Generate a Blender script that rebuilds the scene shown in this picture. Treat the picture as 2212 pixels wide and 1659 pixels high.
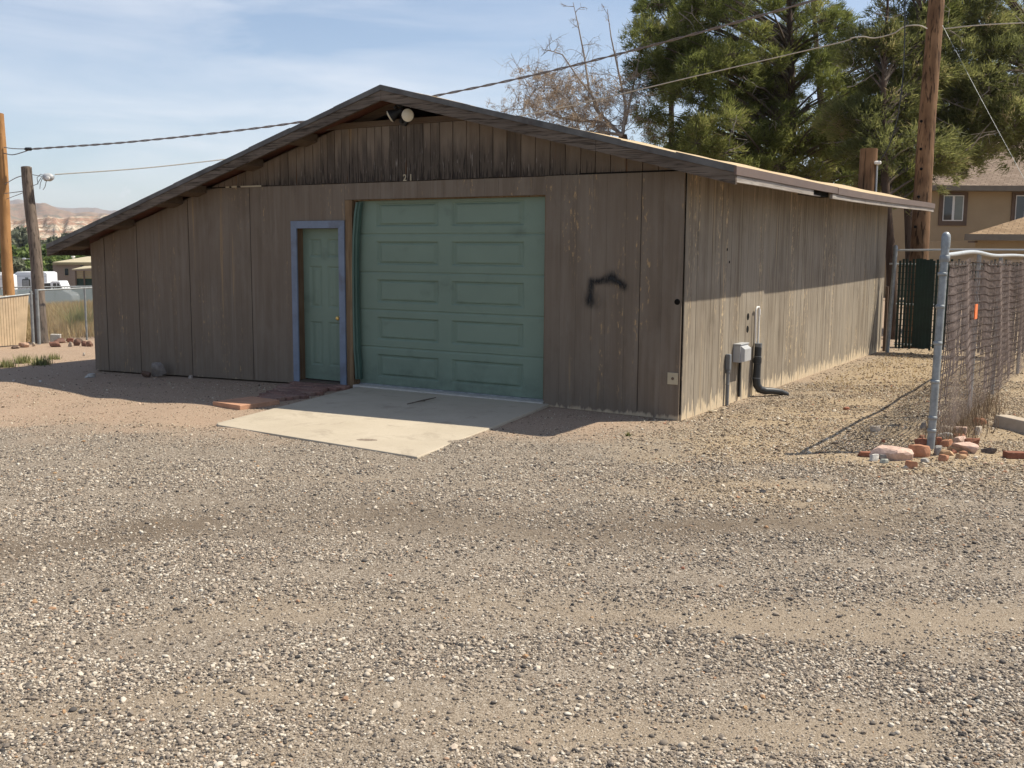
import bpy, bmesh, math, random
import numpy as np
from mathutils import Vector, Matrix
random.seed(7); rng = np.random.default_rng(11)
for o in list(bpy.data.objects): bpy.data.objects.remove(o)
S = bpy.context.scene; COL = S.collection
R_ = math.radians

# ---------------------------------------------------------------- camera
CAM = np.array([4.338, -10.643, 1.821]); YAW, PIT, ROLL, FPX = -0.5506, 0.128, 0.007, 2232.3
VW, VH = 2212.0, 1659.0
_f = np.array([math.sin(YAW)*math.cos(PIT), math.cos(YAW)*math.cos(PIT), -math.sin(PIT)])
_r = np.cross(_f, [0, 0, 1]); _r /= np.linalg.norm(_r); _u = np.cross(_r, _f)
RT = math.cos(ROLL)*_r+math.sin(ROLL)*_u; UP = -math.sin(ROLL)*_r+math.cos(ROLL)*_u; FW = _f
cd = bpy.data.cameras.new('camera'); cam = bpy.data.objects.new('camera', cd); COL.objects.link(cam)
cam.matrix_world = Matrix(((RT[0], UP[0], -FW[0], CAM[0]), (RT[1], UP[1], -FW[1], CAM[1]), (RT[2], UP[2], -FW[2], CAM[2]), (0, 0, 0, 1)))
cd.sensor_width = 36; cd.lens = FPX/VW*36; cd.clip_start = .05; cd.clip_end = 20000
S.camera = cam
def ray(x, y): return FW+RT*((x-VW/2)/FPX)-UP*((y-VH/2)/FPX)
def at(x, y, D): return CAM+ray(x, y)*D
def py(x, y, Y=0.): d = ray(x, y); return CAM+d*((Y-CAM[1])/d[1])
def px(x, y, X=0.): d = ray(x, y); return CAM+d*((X-CAM[0])/d[0])

# ---------------------------------------------------------------- sun, sky, exposure
SUN = np.array([.54, .485, 1.0]); SUN /= np.linalg.norm(SUN)
sl = bpy.data.lights.new('sun', 'SUN'); so = bpy.data.objects.new('sun', sl); COL.objects.link(so)
sl.energy = 4.2; sl.angle = R_(.53); sl.color = (1, .915, .765)
so.rotation_euler = Vector(SUN).to_track_quat('Z', 'Y').to_euler()
so.location = (10, 10, 30)
W = bpy.data.worlds.new('World'); S.world = W; W.use_nodes = True
S.view_settings.view_transform = 'Standard'; S.view_settings.look = 'None'
S.view_settings.exposure = 0.72; S.view_settings.gamma = 1
SKY_STRENGTH = .085

# ---------------------------------------------------------------- node helper
class NT:
    def __init__(s, nt): s.t = nt
    def n(s, typ, ins=None, **props):
        nd = s.t.nodes.new(typ)
        for k, v in props.items(): setattr(nd, k, v)
        for k, v in (ins or {}).items():
            sk = nd.inputs[k]
            if isinstance(v, bpy.types.NodeSocket): s.t.links.new(v, sk)
            else:
                if isinstance(v, (tuple, list)) and len(v) == 3 and sk.type == 'RGBA': v = (*v, 1)
                sk.default_value = v
        return nd
    def noise(s, vec, scale=1, detail=3, rough=.55, dist=0): return s.n('ShaderNodeTexNoise', {'Vector': vec, 'Scale': scale, 'Detail': detail, 'Roughness': rough, 'Distortion': dist}).outputs['Fac']
    def voro(s, vec, scale=1, feature='F1', out='Distance', rand=1): return s.n('ShaderNodeTexVoronoi', {'Vector': vec, 'Scale': scale, 'Randomness': rand}, feature=feature).outputs[out]
    def ramp(s, fac, stops, interp='LINEAR'):
        nd = s.n('ShaderNodeValToRGB', {'Fac': fac}); cr = nd.color_ramp; cr.interpolation = interp
        while len(cr.elements) < len(stops): cr.elements.new(.5)
        for e, (p, c) in zip(cr.elements, stops):
            e.position = p; e.color = (*c, 1) if isinstance(c, (tuple, list)) else (c, c, c, 1)
        return nd.outputs['Color']
    def mix(s, fac, a, b, mode='MIX'):
        nd = s.n('ShaderNodeMix', data_type='RGBA', blend_type=mode)
        for k, v in ((0, fac), (6, a), (7, b)):
            sk = nd.inputs[k]
            if isinstance(v, bpy.types.NodeSocket): s.t.links.new(v, sk)
            else: sk.default_value = (*v, 1) if isinstance(v, (tuple, list)) else ((v, v, v, 1) if k else v)
        return nd.outputs[2]
    def math(s, op, a, b=0., c=None, clamp=False):
        nd = s.n('ShaderNodeMath', operation=op, use_clamp=clamp)
        for i, v in enumerate((a, b, c)):
            if v is None: continue
            if isinstance(v, bpy.types.NodeSocket): s.t.links.new(v, nd.inputs[i])
            else: nd.inputs[i].default_value = v
        return nd.outputs[0]
    def mrange(s, v, a, b, c=0., d=1.): return s.n('ShaderNodeMapRange', {'Value': v, 'From Min': a, 'From Max': b, 'To Min': c, 'To Max': d}).outputs[0]
    def coord(s, out='Object'): return s.n('ShaderNodeTexCoord').outputs[out]
    def mapg(s, vec, scale=(1, 1, 1), loc=(0, 0, 0), rot=(0, 0, 0)): return s.n('ShaderNodeMapping', {'Vector': vec, 'Scale': scale, 'Location': loc, 'Rotation': rot}).outputs[0]
    def sep(s, vec): return s.n('ShaderNodeSeparateXYZ', {'Vector': vec}).outputs
    def attr(s, name, typ='GEOMETRY', out='Fac'): return s.n('ShaderNodeAttribute', attribute_name=name, attribute_type=typ).outputs[out]
    def bump(s, h, strength=.3, dist=.01): return s.n('ShaderNodeBump', {'Height': h, 'Strength': strength, 'Distance': dist}).outputs[0]
def mat(name, rough=.8, spec=.3, metal=0.):
    m = bpy.data.materials.new(name); m.use_nodes = True; t = NT(m.node_tree)
    b = m.node_tree.nodes['Principled BSDF']; b.inputs['Roughness'].default_value = rough
    b.inputs['Specular IOR Level'].default_value = spec; b.inputs['Metallic'].default_value = metal
    def fin(col=None, normal=None, rough=None):
        if col is not None:
            if isinstance(col, bpy.types.NodeSocket): t.t.links.new(col, b.inputs['Base Color'])
            else: b.inputs['Base Color'].default_value = (*col, 1)
        if normal is not None: t.t.links.new(normal, b.inputs['Normal'])
        if rough is not None: t.t.links.new(rough, b.inputs['Roughness'])
        return m
    return m, t, fin, b

# world shader: Nishita sky with thin streaky cirrus
wt = NT(W.node_tree); bg = W.node_tree.nodes['Background']
sky = wt.n('ShaderNodeTexSky', sky_type='NISHITA', sun_disc=False, sun_elevation=math.asin(SUN[2]), sun_rotation=math.atan2(SUN[0], SUN[1]),
           altitude=1000, air_density=1.0, dust_density=1.2, ozone_density=1.5)
wg = wt.coord('Generated')
wn = wt.noise(wt.mapg(wg, (2.2, 2.2, 13), rot=(0, 0, .4)), 1.6, 6, .58, .5)
wn2 = wt.noise(wt.mapg(wg, (1.5, 1.5, 6), loc=(3, 1, 2), rot=(.12, 0, .2)), 1.3, 4, .5)
wz = wt.sep(wg)['Z']
cl = wt.math('MULTIPLY', wt.mrange(wn, .36, .74), wt.mrange(wn2, .3, .62))
low = wt.mrange(wz, .34, .02)
cf = wt.math('ADD', wt.math('MULTIPLY', cl, .55), wt.math('MULTIPLY', low, .16), clamp=True)
# small cumulus far off over the hills
cu = wt.noise(wt.mapg(wg, (14, 14, 22)), 1.0, 5, .6)
cum = wt.math('MULTIPLY', wt.mrange(cu, .56, .68), wt.math('MULTIPLY', wt.mrange(wz, .115, .06), wt.mrange(wz, .015, .035)))
cf = wt.math('MAXIMUM', cf, wt.math('MULTIPLY', cum, .8))
skc = wt.mix(cf, sky.outputs[0], (7.6, 7.7, 8.0))
W.node_tree.links.new(skc, bg.inputs['Color']); bg.inputs['Strength'].default_value = SKY_STRENGTH

# ---------------------------------------------------------------- terrain height
def sstep(a, b, x): t = np.clip((np.asarray(x, float)-a)/(b-a), 0, 1); return t*t*(3-2*t)
def zg(x, y):
    x = np.asarray(x, float); y = np.asarray(y, float)
    z = np.interp(-x, [-1e5, 0, 3.5, 10, 15, 27, 40, 80, 130, 400, 1e5], [-.035, -.035, 0, -.155, -.17, -.30, -1.0, -4.1, -5.4, -6.5, -6.5])
    u = .010*np.sin(1.7*x+.9*y)+.008*np.sin(2.9*y-1.3*x+1)+.006*np.sin(4.7*x+3.1*y+2)+.004*np.sin(9*y-5*x)
    near = sstep(.5, 2.0, np.maximum(-y, x*1.0))    # flat next to the walls
    z = z+u*near*np.exp(-np.maximum(0, np.hypot(x, y)-40)/40)
    z = z+.04*np.exp(-(((x-2.75)/.5)**2+((y+.25)/.6)**2))      # small heap round the post
    return z
def gz(x, y):
    d = ray(x, y); z = 0.
    for _ in range(12):
        p = CAM+d*((z-CAM[2])/d[2]); z = float(zg(p[0], p[1]))
    return np.array([p[0], p[1], z])

# ---------------------------------------------------------------- mesh helper
def origin_of(p):
    v = np.zeros(3)
    while p is not None: v = v+np.array(p.location); p = p.parent
    return v
def tag(o, label=None, cat=None, group=None, kind=None):
    if label: o['label'] = label
    if cat: o['category'] = cat
    if group: o['group'] = group
    if kind: o['kind'] = kind
    return o
def thing(name, label, cat, loc, group=None):
    o = bpy.data.objects.new(name, None); COL.objects.link(o); o.location = tuple(float(a) for a in loc); o.empty_display_size = .3
    return tag(o, label, cat, group)
class MB:
    def __init__(s): s.v = []; s.f = []; s.tone = []
    def add(s, vs, fs, tone=None):
        b = len(s.v); s.v += [tuple(map(float, q)) for q in vs]
        tn = random.random() if tone is None else tone
        for f in fs: s.f.append([i+b for i in f]); s.tone.append(tn)
        return s
    def box(s, x0, x1, y0, y1, z0, z1, tone=None):
        return s.hexa([(x0, y0, z0), (x1, y0, z0), (x1, y1, z0), (x0, y1, z0), (x0, y0, z1), (x1, y0, z1), (x1, y1, z1), (x0, y1, z1)], tone)
    def hexa(s, v, tone=None):
        return s.add(v, [(0, 3, 2, 1), (4, 5, 6, 7), (0, 1, 5, 4), (1, 2, 6, 5), (2, 3, 7, 6), (3, 0, 4, 7)], tone)
    def obox(s, c, ax, ay, az, tone=None):      # centre and three half-axis vectors
        c, ax, ay, az = map(np.array, (c, ax, ay, az))
        q = [c+i*ax+j*ay+k*az for k in (-1, 1) for i, j in ((-1, -1), (1, -1), (1, 1), (-1, 1))]
        return s.hexa(q, tone)
    def bar(s, a, b, w, h, up=(0, 0, 1), tone=None):  # square bar from a to b, w sideways, h along up
        a = np.array(a, float); b = np.array(b, float); d = b-a; L = np.linalg.norm(d); d /= L
        sd = np.cross(d, up); sd /= np.linalg.norm(sd); u = np.cross(sd, d)
        return s.obox((a+b)/2, d*L/2, sd*w/2, u*h/2, tone)
    def prism(s, poly, off, tone=None):         # 3D polygon pushed by off
        n = len(poly); p = [np.array(q, float) for q in poly]; o = np.array(off, float)
        return s.add(p+[q+o for q in p], [tuple(range(n-1, -1, -1)), tuple(range(n, 2*n))]+[(i, (i+1) % n, n+(i+1) % n, n+i) for i in range(n)], tone)
    def tube(s, pts, rad, n=8, caps=True, tone=None):
        pts = np.array(pts, float); m = len(pts); rad = np.broadcast_to(np.array(rad, float), (m,))
        tg = np.gradient(pts, axis=0); tg /= np.linalg.norm(tg, axis=1)[:, None]+1e-12
        ref = np.array([0, 0, 1.]) if abs(tg[0][2]) < .9 else np.array([1., 0, 0])
        a = np.cross(tg[0], ref); a /= np.linalg.norm(a); vs = []
        for i in range(m):
            a = a-tg[i]*(a@tg[i]); a /= np.linalg.norm(a); b = np.cross(tg[i], a)
            for k in range(n):
                th = 2*math.pi*k/n; vs.append(pts[i]+rad[i]*(math.cos(th)*a+math.sin(th)*b))
        fs = [(i*n+k, i*n+(k+1) % n, (i+1)*n+(k+1) % n, (i+1)*n+k) for i in range(m-1) for k in range(n)]
        if caps: fs += [tuple(range(n-1, -1, -1)), tuple((m-1)*n+k for k in range(n))]
        return s.add(vs, fs, tone)
    def cyl(s, a, b, r, n=16, r2=None, tone=None): return s.tube([a, b], [r, r if r2 is None else r2], n, True, tone)
    def lathe(s, c, axis, prof, n=20, tone=None):      # prof: list of (distance along axis, radius)
        c = np.array(c, float); ax = np.array(axis, float); ax /= np.linalg.norm(ax)
        return s.tube([c+ax*(d+i*1e-5) for i, (d, _) in enumerate(prof)], [max(r, 1e-4) for _, r in prof], n, True, tone)
    def build(s, name, m, parent=None, smooth=False, bevel=0, loc=None):
        o0 = origin_of(parent) if parent is not None else (np.array(loc, float) if loc is not None else np.zeros(3))
        me = bpy.data.meshes.new(name); me.from_pydata([tuple(np.array(q)-o0) for q in s.v], [], s.f)
        at_ = me.attributes.new('tone', 'FLOAT', 'FACE'); at_.data.foreach_set('value', s.tone)
        me.materials.append(m)
        if smooth: me.polygons.foreach_set('use_smooth', [True]*len(me.polygons))
        me.update(); o = bpy.data.objects.new(name, me); COL.objects.link(o)
        if parent is not None: o.parent = parent
        elif loc is not None: o.location = tuple(float(a) for a in loc)
        if bevel:
            bv = o.modifiers.new('bevel', 'BEVEL'); bv.width = bevel; bv.segments = 2; bv.limit_method = 'ANGLE'; bv.angle_limit = R_(40)
        if smooth:
            try: me.set_sharp_from_angle(angle=R_(50))
            except Exception: pass
        return o
def mesh_np(name, V, F, m, parent=None, tone=None, smooth=False, attrs=None, loc=None):
    o0 = origin_of(parent) if parent is not None else (np.array(loc, float) if loc is not None else np.zeros(3))
    V = np.asarray(V, np.float32)-o0.astype(np.float32); F = np.asarray(F, np.int32); k = F.shape[1]
    me = bpy.data.meshes.new(name); me.vertices.add(len(V)); me.vertices.foreach_set('co', V.ravel())
    me.loops.add(F.size); me.loops.foreach_set('vertex_index', F.ravel())
    me.polygons.add(len(F)); me.polygons.foreach_set('loop_start', np.arange(0, F.size, k, dtype=np.int32))
    try: me.polygons.foreach_set('loop_total', np.full(len(F), k, np.int32))
    except Exception: pass
    if tone is not None:
        a = me.attributes.new('tone', 'FLOAT', 'FACE'); a.data.foreach_set('value', np.asarray(tone, np.float32))
    for nm, val in (attrs or {}).items():
        a = me.attributes.new(nm, 'FLOAT', 'POINT'); a.data.foreach_set('value', np.asarray(val, np.float32))
    if smooth: me.polygons.foreach_set('use_smooth', np.ones(len(F), bool))
    me.materials.append(m); me.update(calc_edges=True); me.validate()
    o = bpy.data.objects.new(name, me); COL.objects.link(o)
    if parent is not None: o.parent = parent
    elif loc is not None: o.location = tuple(float(a) for a in loc)
    return o
def grid_faces(nx, ny):
    i, j = np.meshgrid(np.arange(nx-1), np.arange(ny-1), indexing='ij'); a = (i*ny+j).ravel()
    return np.stack([a, a+ny, a+ny+1, a+1], 1)

# ================================================================ MATERIALS
def siding_mat(name, base, dark, light, peel_col, peel=.62, bottom=0., rot=False, streak=.5, tonek=.35, slope=0., sk=1.):
    m, t, fin, b = mat(name, .85, .2); co = t.coord()
    tone = t.attr('tone')
    st = t.noise(t.mapg(co, (9, 9, .35)), 1.6, 4, .6)
    fine = t.noise(t.mapg(co, (60, 60, 1.6)), 1.2, 3, .65)
    blot = t.noise(co, .9, 3, .5)
    c = t.mix(t.mrange(st, .36, .64, .5-.5*sk, .5+.5*sk), dark, light)
    c = t.mix(.34, c, base)
    c = t.mix(t.mrange(tone, 0, 1, 0, tonek), c, t.mix(.5, light, (.29, .26, .22)))
    c = t.mix(t.mrange(fine, .52, .76, 0, .45*sk), c, dark)
    c = t.mix(t.mrange(blot, .5, .75, 0, streak*.6), c, dark)
    b2 = t.noise(t.mapg(co, (3.2, 3.2, 1.1), loc=(6, 2, 8)), 1.0, 5, .68); c = t.mix(t.mrange(b2, .50, .66, 0, .5*sk), c, tuple(.55*q+.45*w for q, w in zip(light, (.25, .225, .19))))
    b3 = t.noise(t.mapg(co, (5, 5, 1.6), loc=(1, 5, 3)), 1.0, 5, .7); c = t.mix(t.mrange(b3, .56, .70, 0, .45*sk), c, tuple(q*.62 for q in dark))
    # pale wash streaks that run down the boards
    ws = t.noise(t.mapg(co, (11, 11, .5), loc=(5, 3, 1)), 1.0, 2, .5)
    c = t.mix(t.mrange(ws, .60, .72, 0, streak), c, light)
    # paint flaked off in small upright chips, grouped in patches
    chips = t.noise(t.mapg(co, (34, 34, 9), loc=(2, 7, 0)), 1.1, 4, .7)
    patch = t.noise(t.mapg(co, (2.2, 2.2, .45), loc=(1, 0, 4)), 1.2, 2, .5)
    col_ = t.noise(t.mapg(co, (15, 15, .4), loc=(8, 2, 4)), 1.0, 1, .5)
    pk = t.math('MULTIPLY', t.mrange(chips, peel, peel+.05), t.math('MULTIPLY', t.mrange(patch, .50, .62), t.mrange(col_, .44, .56)))
    c = t.mix(pk, c, peel_col)
    lg = t.noise(t.mapg(co, (8.5, 8.5, .33), loc=(9, 1, 3)), 1.0, 3, .6); c = t.mix(t.math('MULTIPLY', t.mrange(lg, .655, .70, 0, .75), t.mrange(fine, .32, .52)), c, t.mix(.35, peel_col, dark))
    z = t.sep(co)['Z']
    if slope: z = t.math('ADD', z, t.math('MULTIPLY', t.math('MAXIMUM', t.math('SUBTRACT', 1.5, t.sep(co)['X']), 0), slope))
    if bottom:
        bn = t.noise(t.mapg(co, (16, 16, 2.2), loc=(0, 4, 9)), 1.0, 4, .6)
        bm_ = t.mrange(t.math('SUBTRACT', t.math('MULTIPLY', t.math('SUBTRACT', bn, .40), bottom), z), .0, .03)
        c = t.mix(bm_, c, t.mix(fine, peel_col, (.5, .44, .35)))
    if rot:
        # weather rot: black and grey stains climbing from the foot of the gable boards, worst under the peak
        x = t.sep(co)['X']
        cen = t.mrange(t.math('ABSOLUTE', t.math('ADD', x, 3.75-5)), .8, 3.4, 1, 0)
        rn = t.noise(t.mapg(co, (13, 13, 1.4), loc=(3, 0, 2)), 1.0, 5, .65)
        hgt = t.math('MULTIPLY', t.math('SUBTRACT', z, 2.70), t.mrange(tone, 0, 1, .65, 1.5))
        g = t.math('SUBTRACT', t.math('MULTIPLY', cen, t.math('MULTIPLY', rn, 1.25)), hgt)
        c = t.mix(t.math('MULTIPLY', t.mrange(g, -.12, .28), .86), c, t.mix(fine, (.036, .028, .022), (.10, .082, .066)))
        rb = t.noise(t.mapg(co, (46, 46, 3.2), loc=(1, 9, 2)), 1.0, 4, .6)
        g2 = t.math('SUBTRACT', t.math('MULTIPLY', cen, t.math('MULTIPLY', t.math('SUBTRACT', rb, .465), 2.5)), hgt)
        c = t.mix(t.mrange(g2, -.02, .12, 0, .88), c, (.022, .018, .016))
        orr = t.noise(t.mapg(co, (24, 24, 1.3), loc=(7, 4, 0)), 1.0, 3, .5)
        c = t.mix(t.math('MULTIPLY', t.mrange(orr, .66, .74), t.mrange(hgt, .42, .05)), c, (.16, .075, .03))
        wh = t.noise(t.mapg(co, (55, 55, 4), loc=(4, 2, 7)), 1.0, 3, .6)
        c = t.mix(t.math('MULTIPLY', t.mrange(wh, .64, .70), t.mrange(g, -.05, .2)), c, (.28, .25, .22))
    h = t.math('ADD', t.math('MULTIPLY', fine, .6), t.math('MULTIPLY', pk, -.4))
    return fin(c, t.bump(h, .35, .006))
M = {}
M['siding_front'] = siding_mat('weathered brown siding', (.166, .130, .097), (.128, .098, .072), (.21, .174, .138), (.38, .26, .14), .585, .20, False, .7, .05, .0238, .62)
M['siding_gable'] = siding_mat('rotting gable siding', (.18, .138, .10), (.145, .108, .078), (.215, .17, .13), (.34, .22, .11), .70, 0, True, .2, .22, 0, .7)
M['siding_side'] = siding_mat('sun bleached siding', (.225, .188, .142), (.155, .125, .093), (.35, .305, .24), (.62, .48, .30), .55, .85, False, 1.15, .5)

def wood_mat(name, a, b_, c_, axis=2, rough=.85, crack=.5, sc=1.):
    m, t, fin, b = mat(name, rough, .2); co = t.coord()
    s = [26*sc, 26*sc, 26*sc]; s[axis] = 1.3*sc; s2 = [70*sc]*3; s2[axis] = 3*sc
    g = t.noise(t.mapg(co, tuple(s)), 1, 4, .6, .3); g2 = t.noise(t.mapg(co, tuple(s2)), 1, 3, .6)
    bl = t.noise(co, 1.7, 3)
    c = t.mix(t.mrange(g, .3, .7), a, b_); c = t.mix(t.mrange(bl, .4, .7, 0, .7), c, c_)
    c = t.mix(t.mrange(g2, .58 if crack < .9 else .53, .72 if crack < .9 else .62, 0, crack), c, tuple(q*.25 for q in a))
    c = t.mix(t.mrange(t.attr('tone'), 0, 1, 0, .3), c, a)
    return fin(c, t.bump(t.math('ADD', g, g2), .5, .008))
M['fascia'] = wood_mat('weathered grey fascia wood', (.10, .075, .055), (.20, .165, .135), (.055, .042, .034), 0, .85, .9)
M['fascia_eave'] = wood_mat('peeling whitish eave wood', (.20, .17, .15), (.48, .45, .41), (.32, .28, .25), 1, .85, .8)
M['soffit'] = wood_mat('reddish roof sheathing', (.13, .048, .028), (.17, .07, .04), (.07, .035, .022), 1)
M['rafter'] = wood_mat('brown rafter wood', (.12, .085, .055), (.16, .115, .075), (.08, .055, .04), 0)
M['jamb'] = wood_mat('bare weathered jamb wood', (.14, .085, .045), (.27, .19, .11), (.09, .05, .03), 2, .85, .7)
M['pole_orange'] = wood_mat('orange brown pole wood', (.30, .155, .06), (.40, .22, .095), (.20, .10, .04), 2, .8, .7, .35)
M['pole_brown'] = wood_mat('brown pole wood', (.13, .070, .036), (.30, .18, .098), (.085, .044, .022), 2, .8, .95, .33)
M['pole_grey'] = wood_mat('old grey pole wood', (.13, .10, .08), (.23, .185, .15), (.085, .065, .05), 2, .9, .9, .4)
M['bark'] = wood_mat('pine bark', (.05, .033, .024), (.13, .09, .066), (.07, .05, .04), 2, .9, .8, .4)
M['twig_bark'] = wood_mat('brown grey pine twigs', (.085, .065, .05), (.17, .14, .115), (.11, .085, .065))
M['deadwood'] = wood_mat('dead grey branches', (.26, .225, .20), (.38, .34, .30), (.20, .165, .14), 2, .9, .4)

def plain(name, col, rough=.6, spec=.4, metal=0., var=.15, sc=6., bump=.1, dirt=None):
    m, t, fin, b = mat(name, rough, spec, metal); co = t.coord()
    n = t.noise(co, sc, 4, .6); n2 = t.noise(co, sc*9, 2, .6)
    c = t.mix(t.mrange(n, .3, .7), tuple(q*(1-var) for q in col), tuple(min(1, q*(1+var)) for q in col))
    if dirt: c = t.mix(t.mrange(t.noise(co, sc*.6, 5, .65), .5, .72, 0, .8), c, dirt)
    return fin(c, t.bump(n2, bump, .004))
M['flashing'] = plain('grey roof edge metal', (.10, .097, .093), .6, .35, .0, .4, 4, .1, (.055, .04, .034))
M['drip'] = plain('brown drip edge metal', (.125, .083, .064), .5, .4, 0, .12, 2)
M['galv'] = plain('galvanised steel', (.26, .28, .29), .5, .5, .35, .25, 14, .05)
M['galv_white'] = plain('pale galvanised rail', (.42, .44, .45), .45, .5, .2, .1, 8, .05)
M['blue'] = plain('faded blue paint', (.165, .203, .27), .6, .35, 0, .12, 5, .15, (.11, .115, .14))
M['black_plastic'] = plain('black plastic pipe', (.022, .024, .026), .45, .5, 0, .25, 5, .05)
M['conduit'] = plain('grey plastic conduit', (.16, .17, .18), .55, .4, 0, .15, 8)
M['box_grey'] = plain('pale grey electrical box', (.40, .41, .42), .45, .45, 0, .06, 5)
M['pvc'] = plain('white plastic pipe', (.70, .69, .66), .4, .5, 0, .06, 6)
M['cream'] = plain('cream plate', (.42, .36, .25), .5, .4, 0, .08, 6)
M['dark_wood'] = plain('dark sheet joint', (.05, .039, .03), .9, .1)
M['dark'] = plain('black cavity', (.010, .009, .008), .95, .1)
M['lamp_black'] = plain('black lamp housing', (.02, .02, .02), .5, .4)
M['lamp_glass'] = plain('frosted cream lamp lens', (.62, .56, .42), .35, .5, 0, .05, 9)
M['brass'] = plain('brass', (.55, .38, .13), .35, .5, .8, .1, 9)
M['paper'] = plain('white paper', (.75, .76, .78), .8)
M['wire'] = plain('grey wire insulation', (.16, .14, .135), .6, .3, 0, .25, 20)
M['wire_pale'] = plain('pale wire insulation', (.42, .39, .34), .6, .3, 0, .15, 20)  # lighter wire colour for some of the cables and leads
M['white_paint'] = plain('white vehicle paint', (.74, .75, .76), .35, .5, 0, .04, 1)
M['glass'] = plain('dark window glass', (.03, .035, .04), .08, .7, 0, .2, 2, 0)
M['glass_pale'] = plain('pale window blind behind glass', (.17, .19, .17), .25, .6, 0, .1, 2, 0)
M['tyre'] = plain('black rubber', (.02, .02, .02), .8, .3)
M['stucco'] = plain('tan stucco', (.36, .275, .175), .9, .15, 0, .07, 1.2, .4)
M['trim'] = plain('brown trim', (.125, .085, .06), .7, .3, 0, .12, 3)
M['eave_grey'] = plain('grey brown eave board', (.17, .145, .115), .7, .3, 0, .1, 3)
M['home'] = plain('dusty pink brown siding', (.30, .235, .19), .8, .2, 0, .06, .8)
M['tan_metal'] = plain('tan metal roof', (.47, .40, .25), .5, .4, 0, .08, .7)
M['green_dark'] = plain('dark green metal', (.012, .035, .024), .6, .4, 0, .25, 1)
M['lattice'] = plain('tan rail boards', (.36, .30, .17), .8, .2)
M['orange_tag'] = plain('orange plastic tag', (.75, .16, .03), .5, .4)
M['slat_tan'] = plain('tan fence slats', (.50, .385, .255), .6, .35, 0, .14, 5)
M['weave_brown'] = plain('dark brown weave strips', (.06, .045, .038), .95, .05)
M['slat_green'] = plain('dark green fence slats', (.008, .026, .018), .55, .4, 0, .3, 4)
M['slat_brown'] = plain('brown fence slats', (.23, .185, .165), .95, .08, 0, .25, 9)
M['cinder'] = plain('concrete block', (.46, .44, .40), .95, .1, 0, .12, 14, .4)
M['kerb'] = plain('tan concrete kerb', (.42, .355, .28), .95, .1, 0, .1, 9, .4)

def green_mat(name, base, seamdark):
    m, t, fin, b = mat(name, .55, .35); co = t.coord()
    n = t.noise(co, 1.3, 4, .6); f = t.noise(t.mapg(co, (6, 6, 90)), 1, 3, .5); d = t.noise(t.mapg(co, (1.5, 1.5, 2.2), loc=(2, 0, 5)), 1.2, 4, .6)
    c = t.mix(t.mrange(n, .35, .7), base, tuple(q*1.13 for q in base))
    c = t.mix(t.mrange(d, .60, .78, 0, .55), c, seamdark)                       # scuffs and grime patches
    z = t.sep(co)['Z']
    c = t.mix(t.math('MULTIPLY', t.mrange(z, .5, .0), t.mrange(t.noise(co, 5, 4, .7), .35, .7)), c, tuple(q*.62 for q in base))  # mud splashed on the foot
    c = t.mix(t.mrange(t.noise(co, 28, 3, .7), .70, .76, 0, .6), c, seamdark)
    return fin(c, t.bump(f, .12, .003))
M['garage_green'] = green_mat('sage green door paint', (.158, .215, .166), (.066, .09, .072))
M['green_trim'] = plain('dark green weather strip', (.065, .115, .09), .5, .4, 0, .15, 4)

def conc_mat():
    m, t, fin, b = mat('concrete apron', .9, .2); co = t.coord()
    n = t.noise(co, 1.2, 5, .6); f = t.noise(co, 45, 4, .7); s = t.noise(co, 6, 3, .6)
    c = t.mix(t.mrange(n, .3, .7), (.40, .345, .265), (.475, .415, .325)); c = t.mix(t.mrange(f, .45, .8, 0, .35), c, (.30, .26, .20))
    c = t.mix(t.mrange(s, .60, .78, 0, .35), c, (.31, .27, .215))
    sp = t.voro(co, 2.7); c = t.mix(t.mrange(sp, .012, .009), c, (.11, .10, .085))
    bl = t.noise(t.mapg(co, (1, 1, 1), loc=(3, 8, 0)), 2.3, 6, .72, .6); c = t.mix(t.mrange(bl, .54, .70, 0, .55), c, (.24, .20, .155)); c = t.mix(t.mrange(t.noise(co, 3.4, 5, .75), .72, .80, 0, .4), c, (.16, .13, .10))
    ed = t.mrange(t.math('ADD', t.sep(co)['Y'], t.math('MULTIPLY', t.noise(co, 5, 4, .7), 1.2)), -2.95, -3.2, 0, .6); c = t.mix(ed, c, (.36, .30, .225))
    return fin(c, t.bump(f, .25, .004))
M['concrete'] = conc_mat()
def tint_mat(name, rough=.9, sc=18., amp=.3, bump=.5):   # object colour tints a stone or brick
    m, t, fin, b = mat(name, rough, .2); co = t.coord(); oc = t.n('ShaderNodeObjectInfo').outputs['Color']
    n = t.noise(co, sc, 5, .65); n2 = t.noise(co, sc*4, 3, .6)
    k = t.mrange(n, .3, .7, 1-amp, 1+amp); c = t.mix(1, oc, t.n('ShaderNodeCombineColor', {0: k, 1: k, 2: k}).outputs[0], 'MULTIPLY')
    c = t.mix(t.mrange(n2, .62, .75, 0, .4), c, (.45, .38, .30))
    return fin(c, t.bump(n, bump, .01))
M['stone'] = tint_mat('sandstone'); M['brick'] = tint_mat('worn brick', .9, 9, .2, .4)

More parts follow.
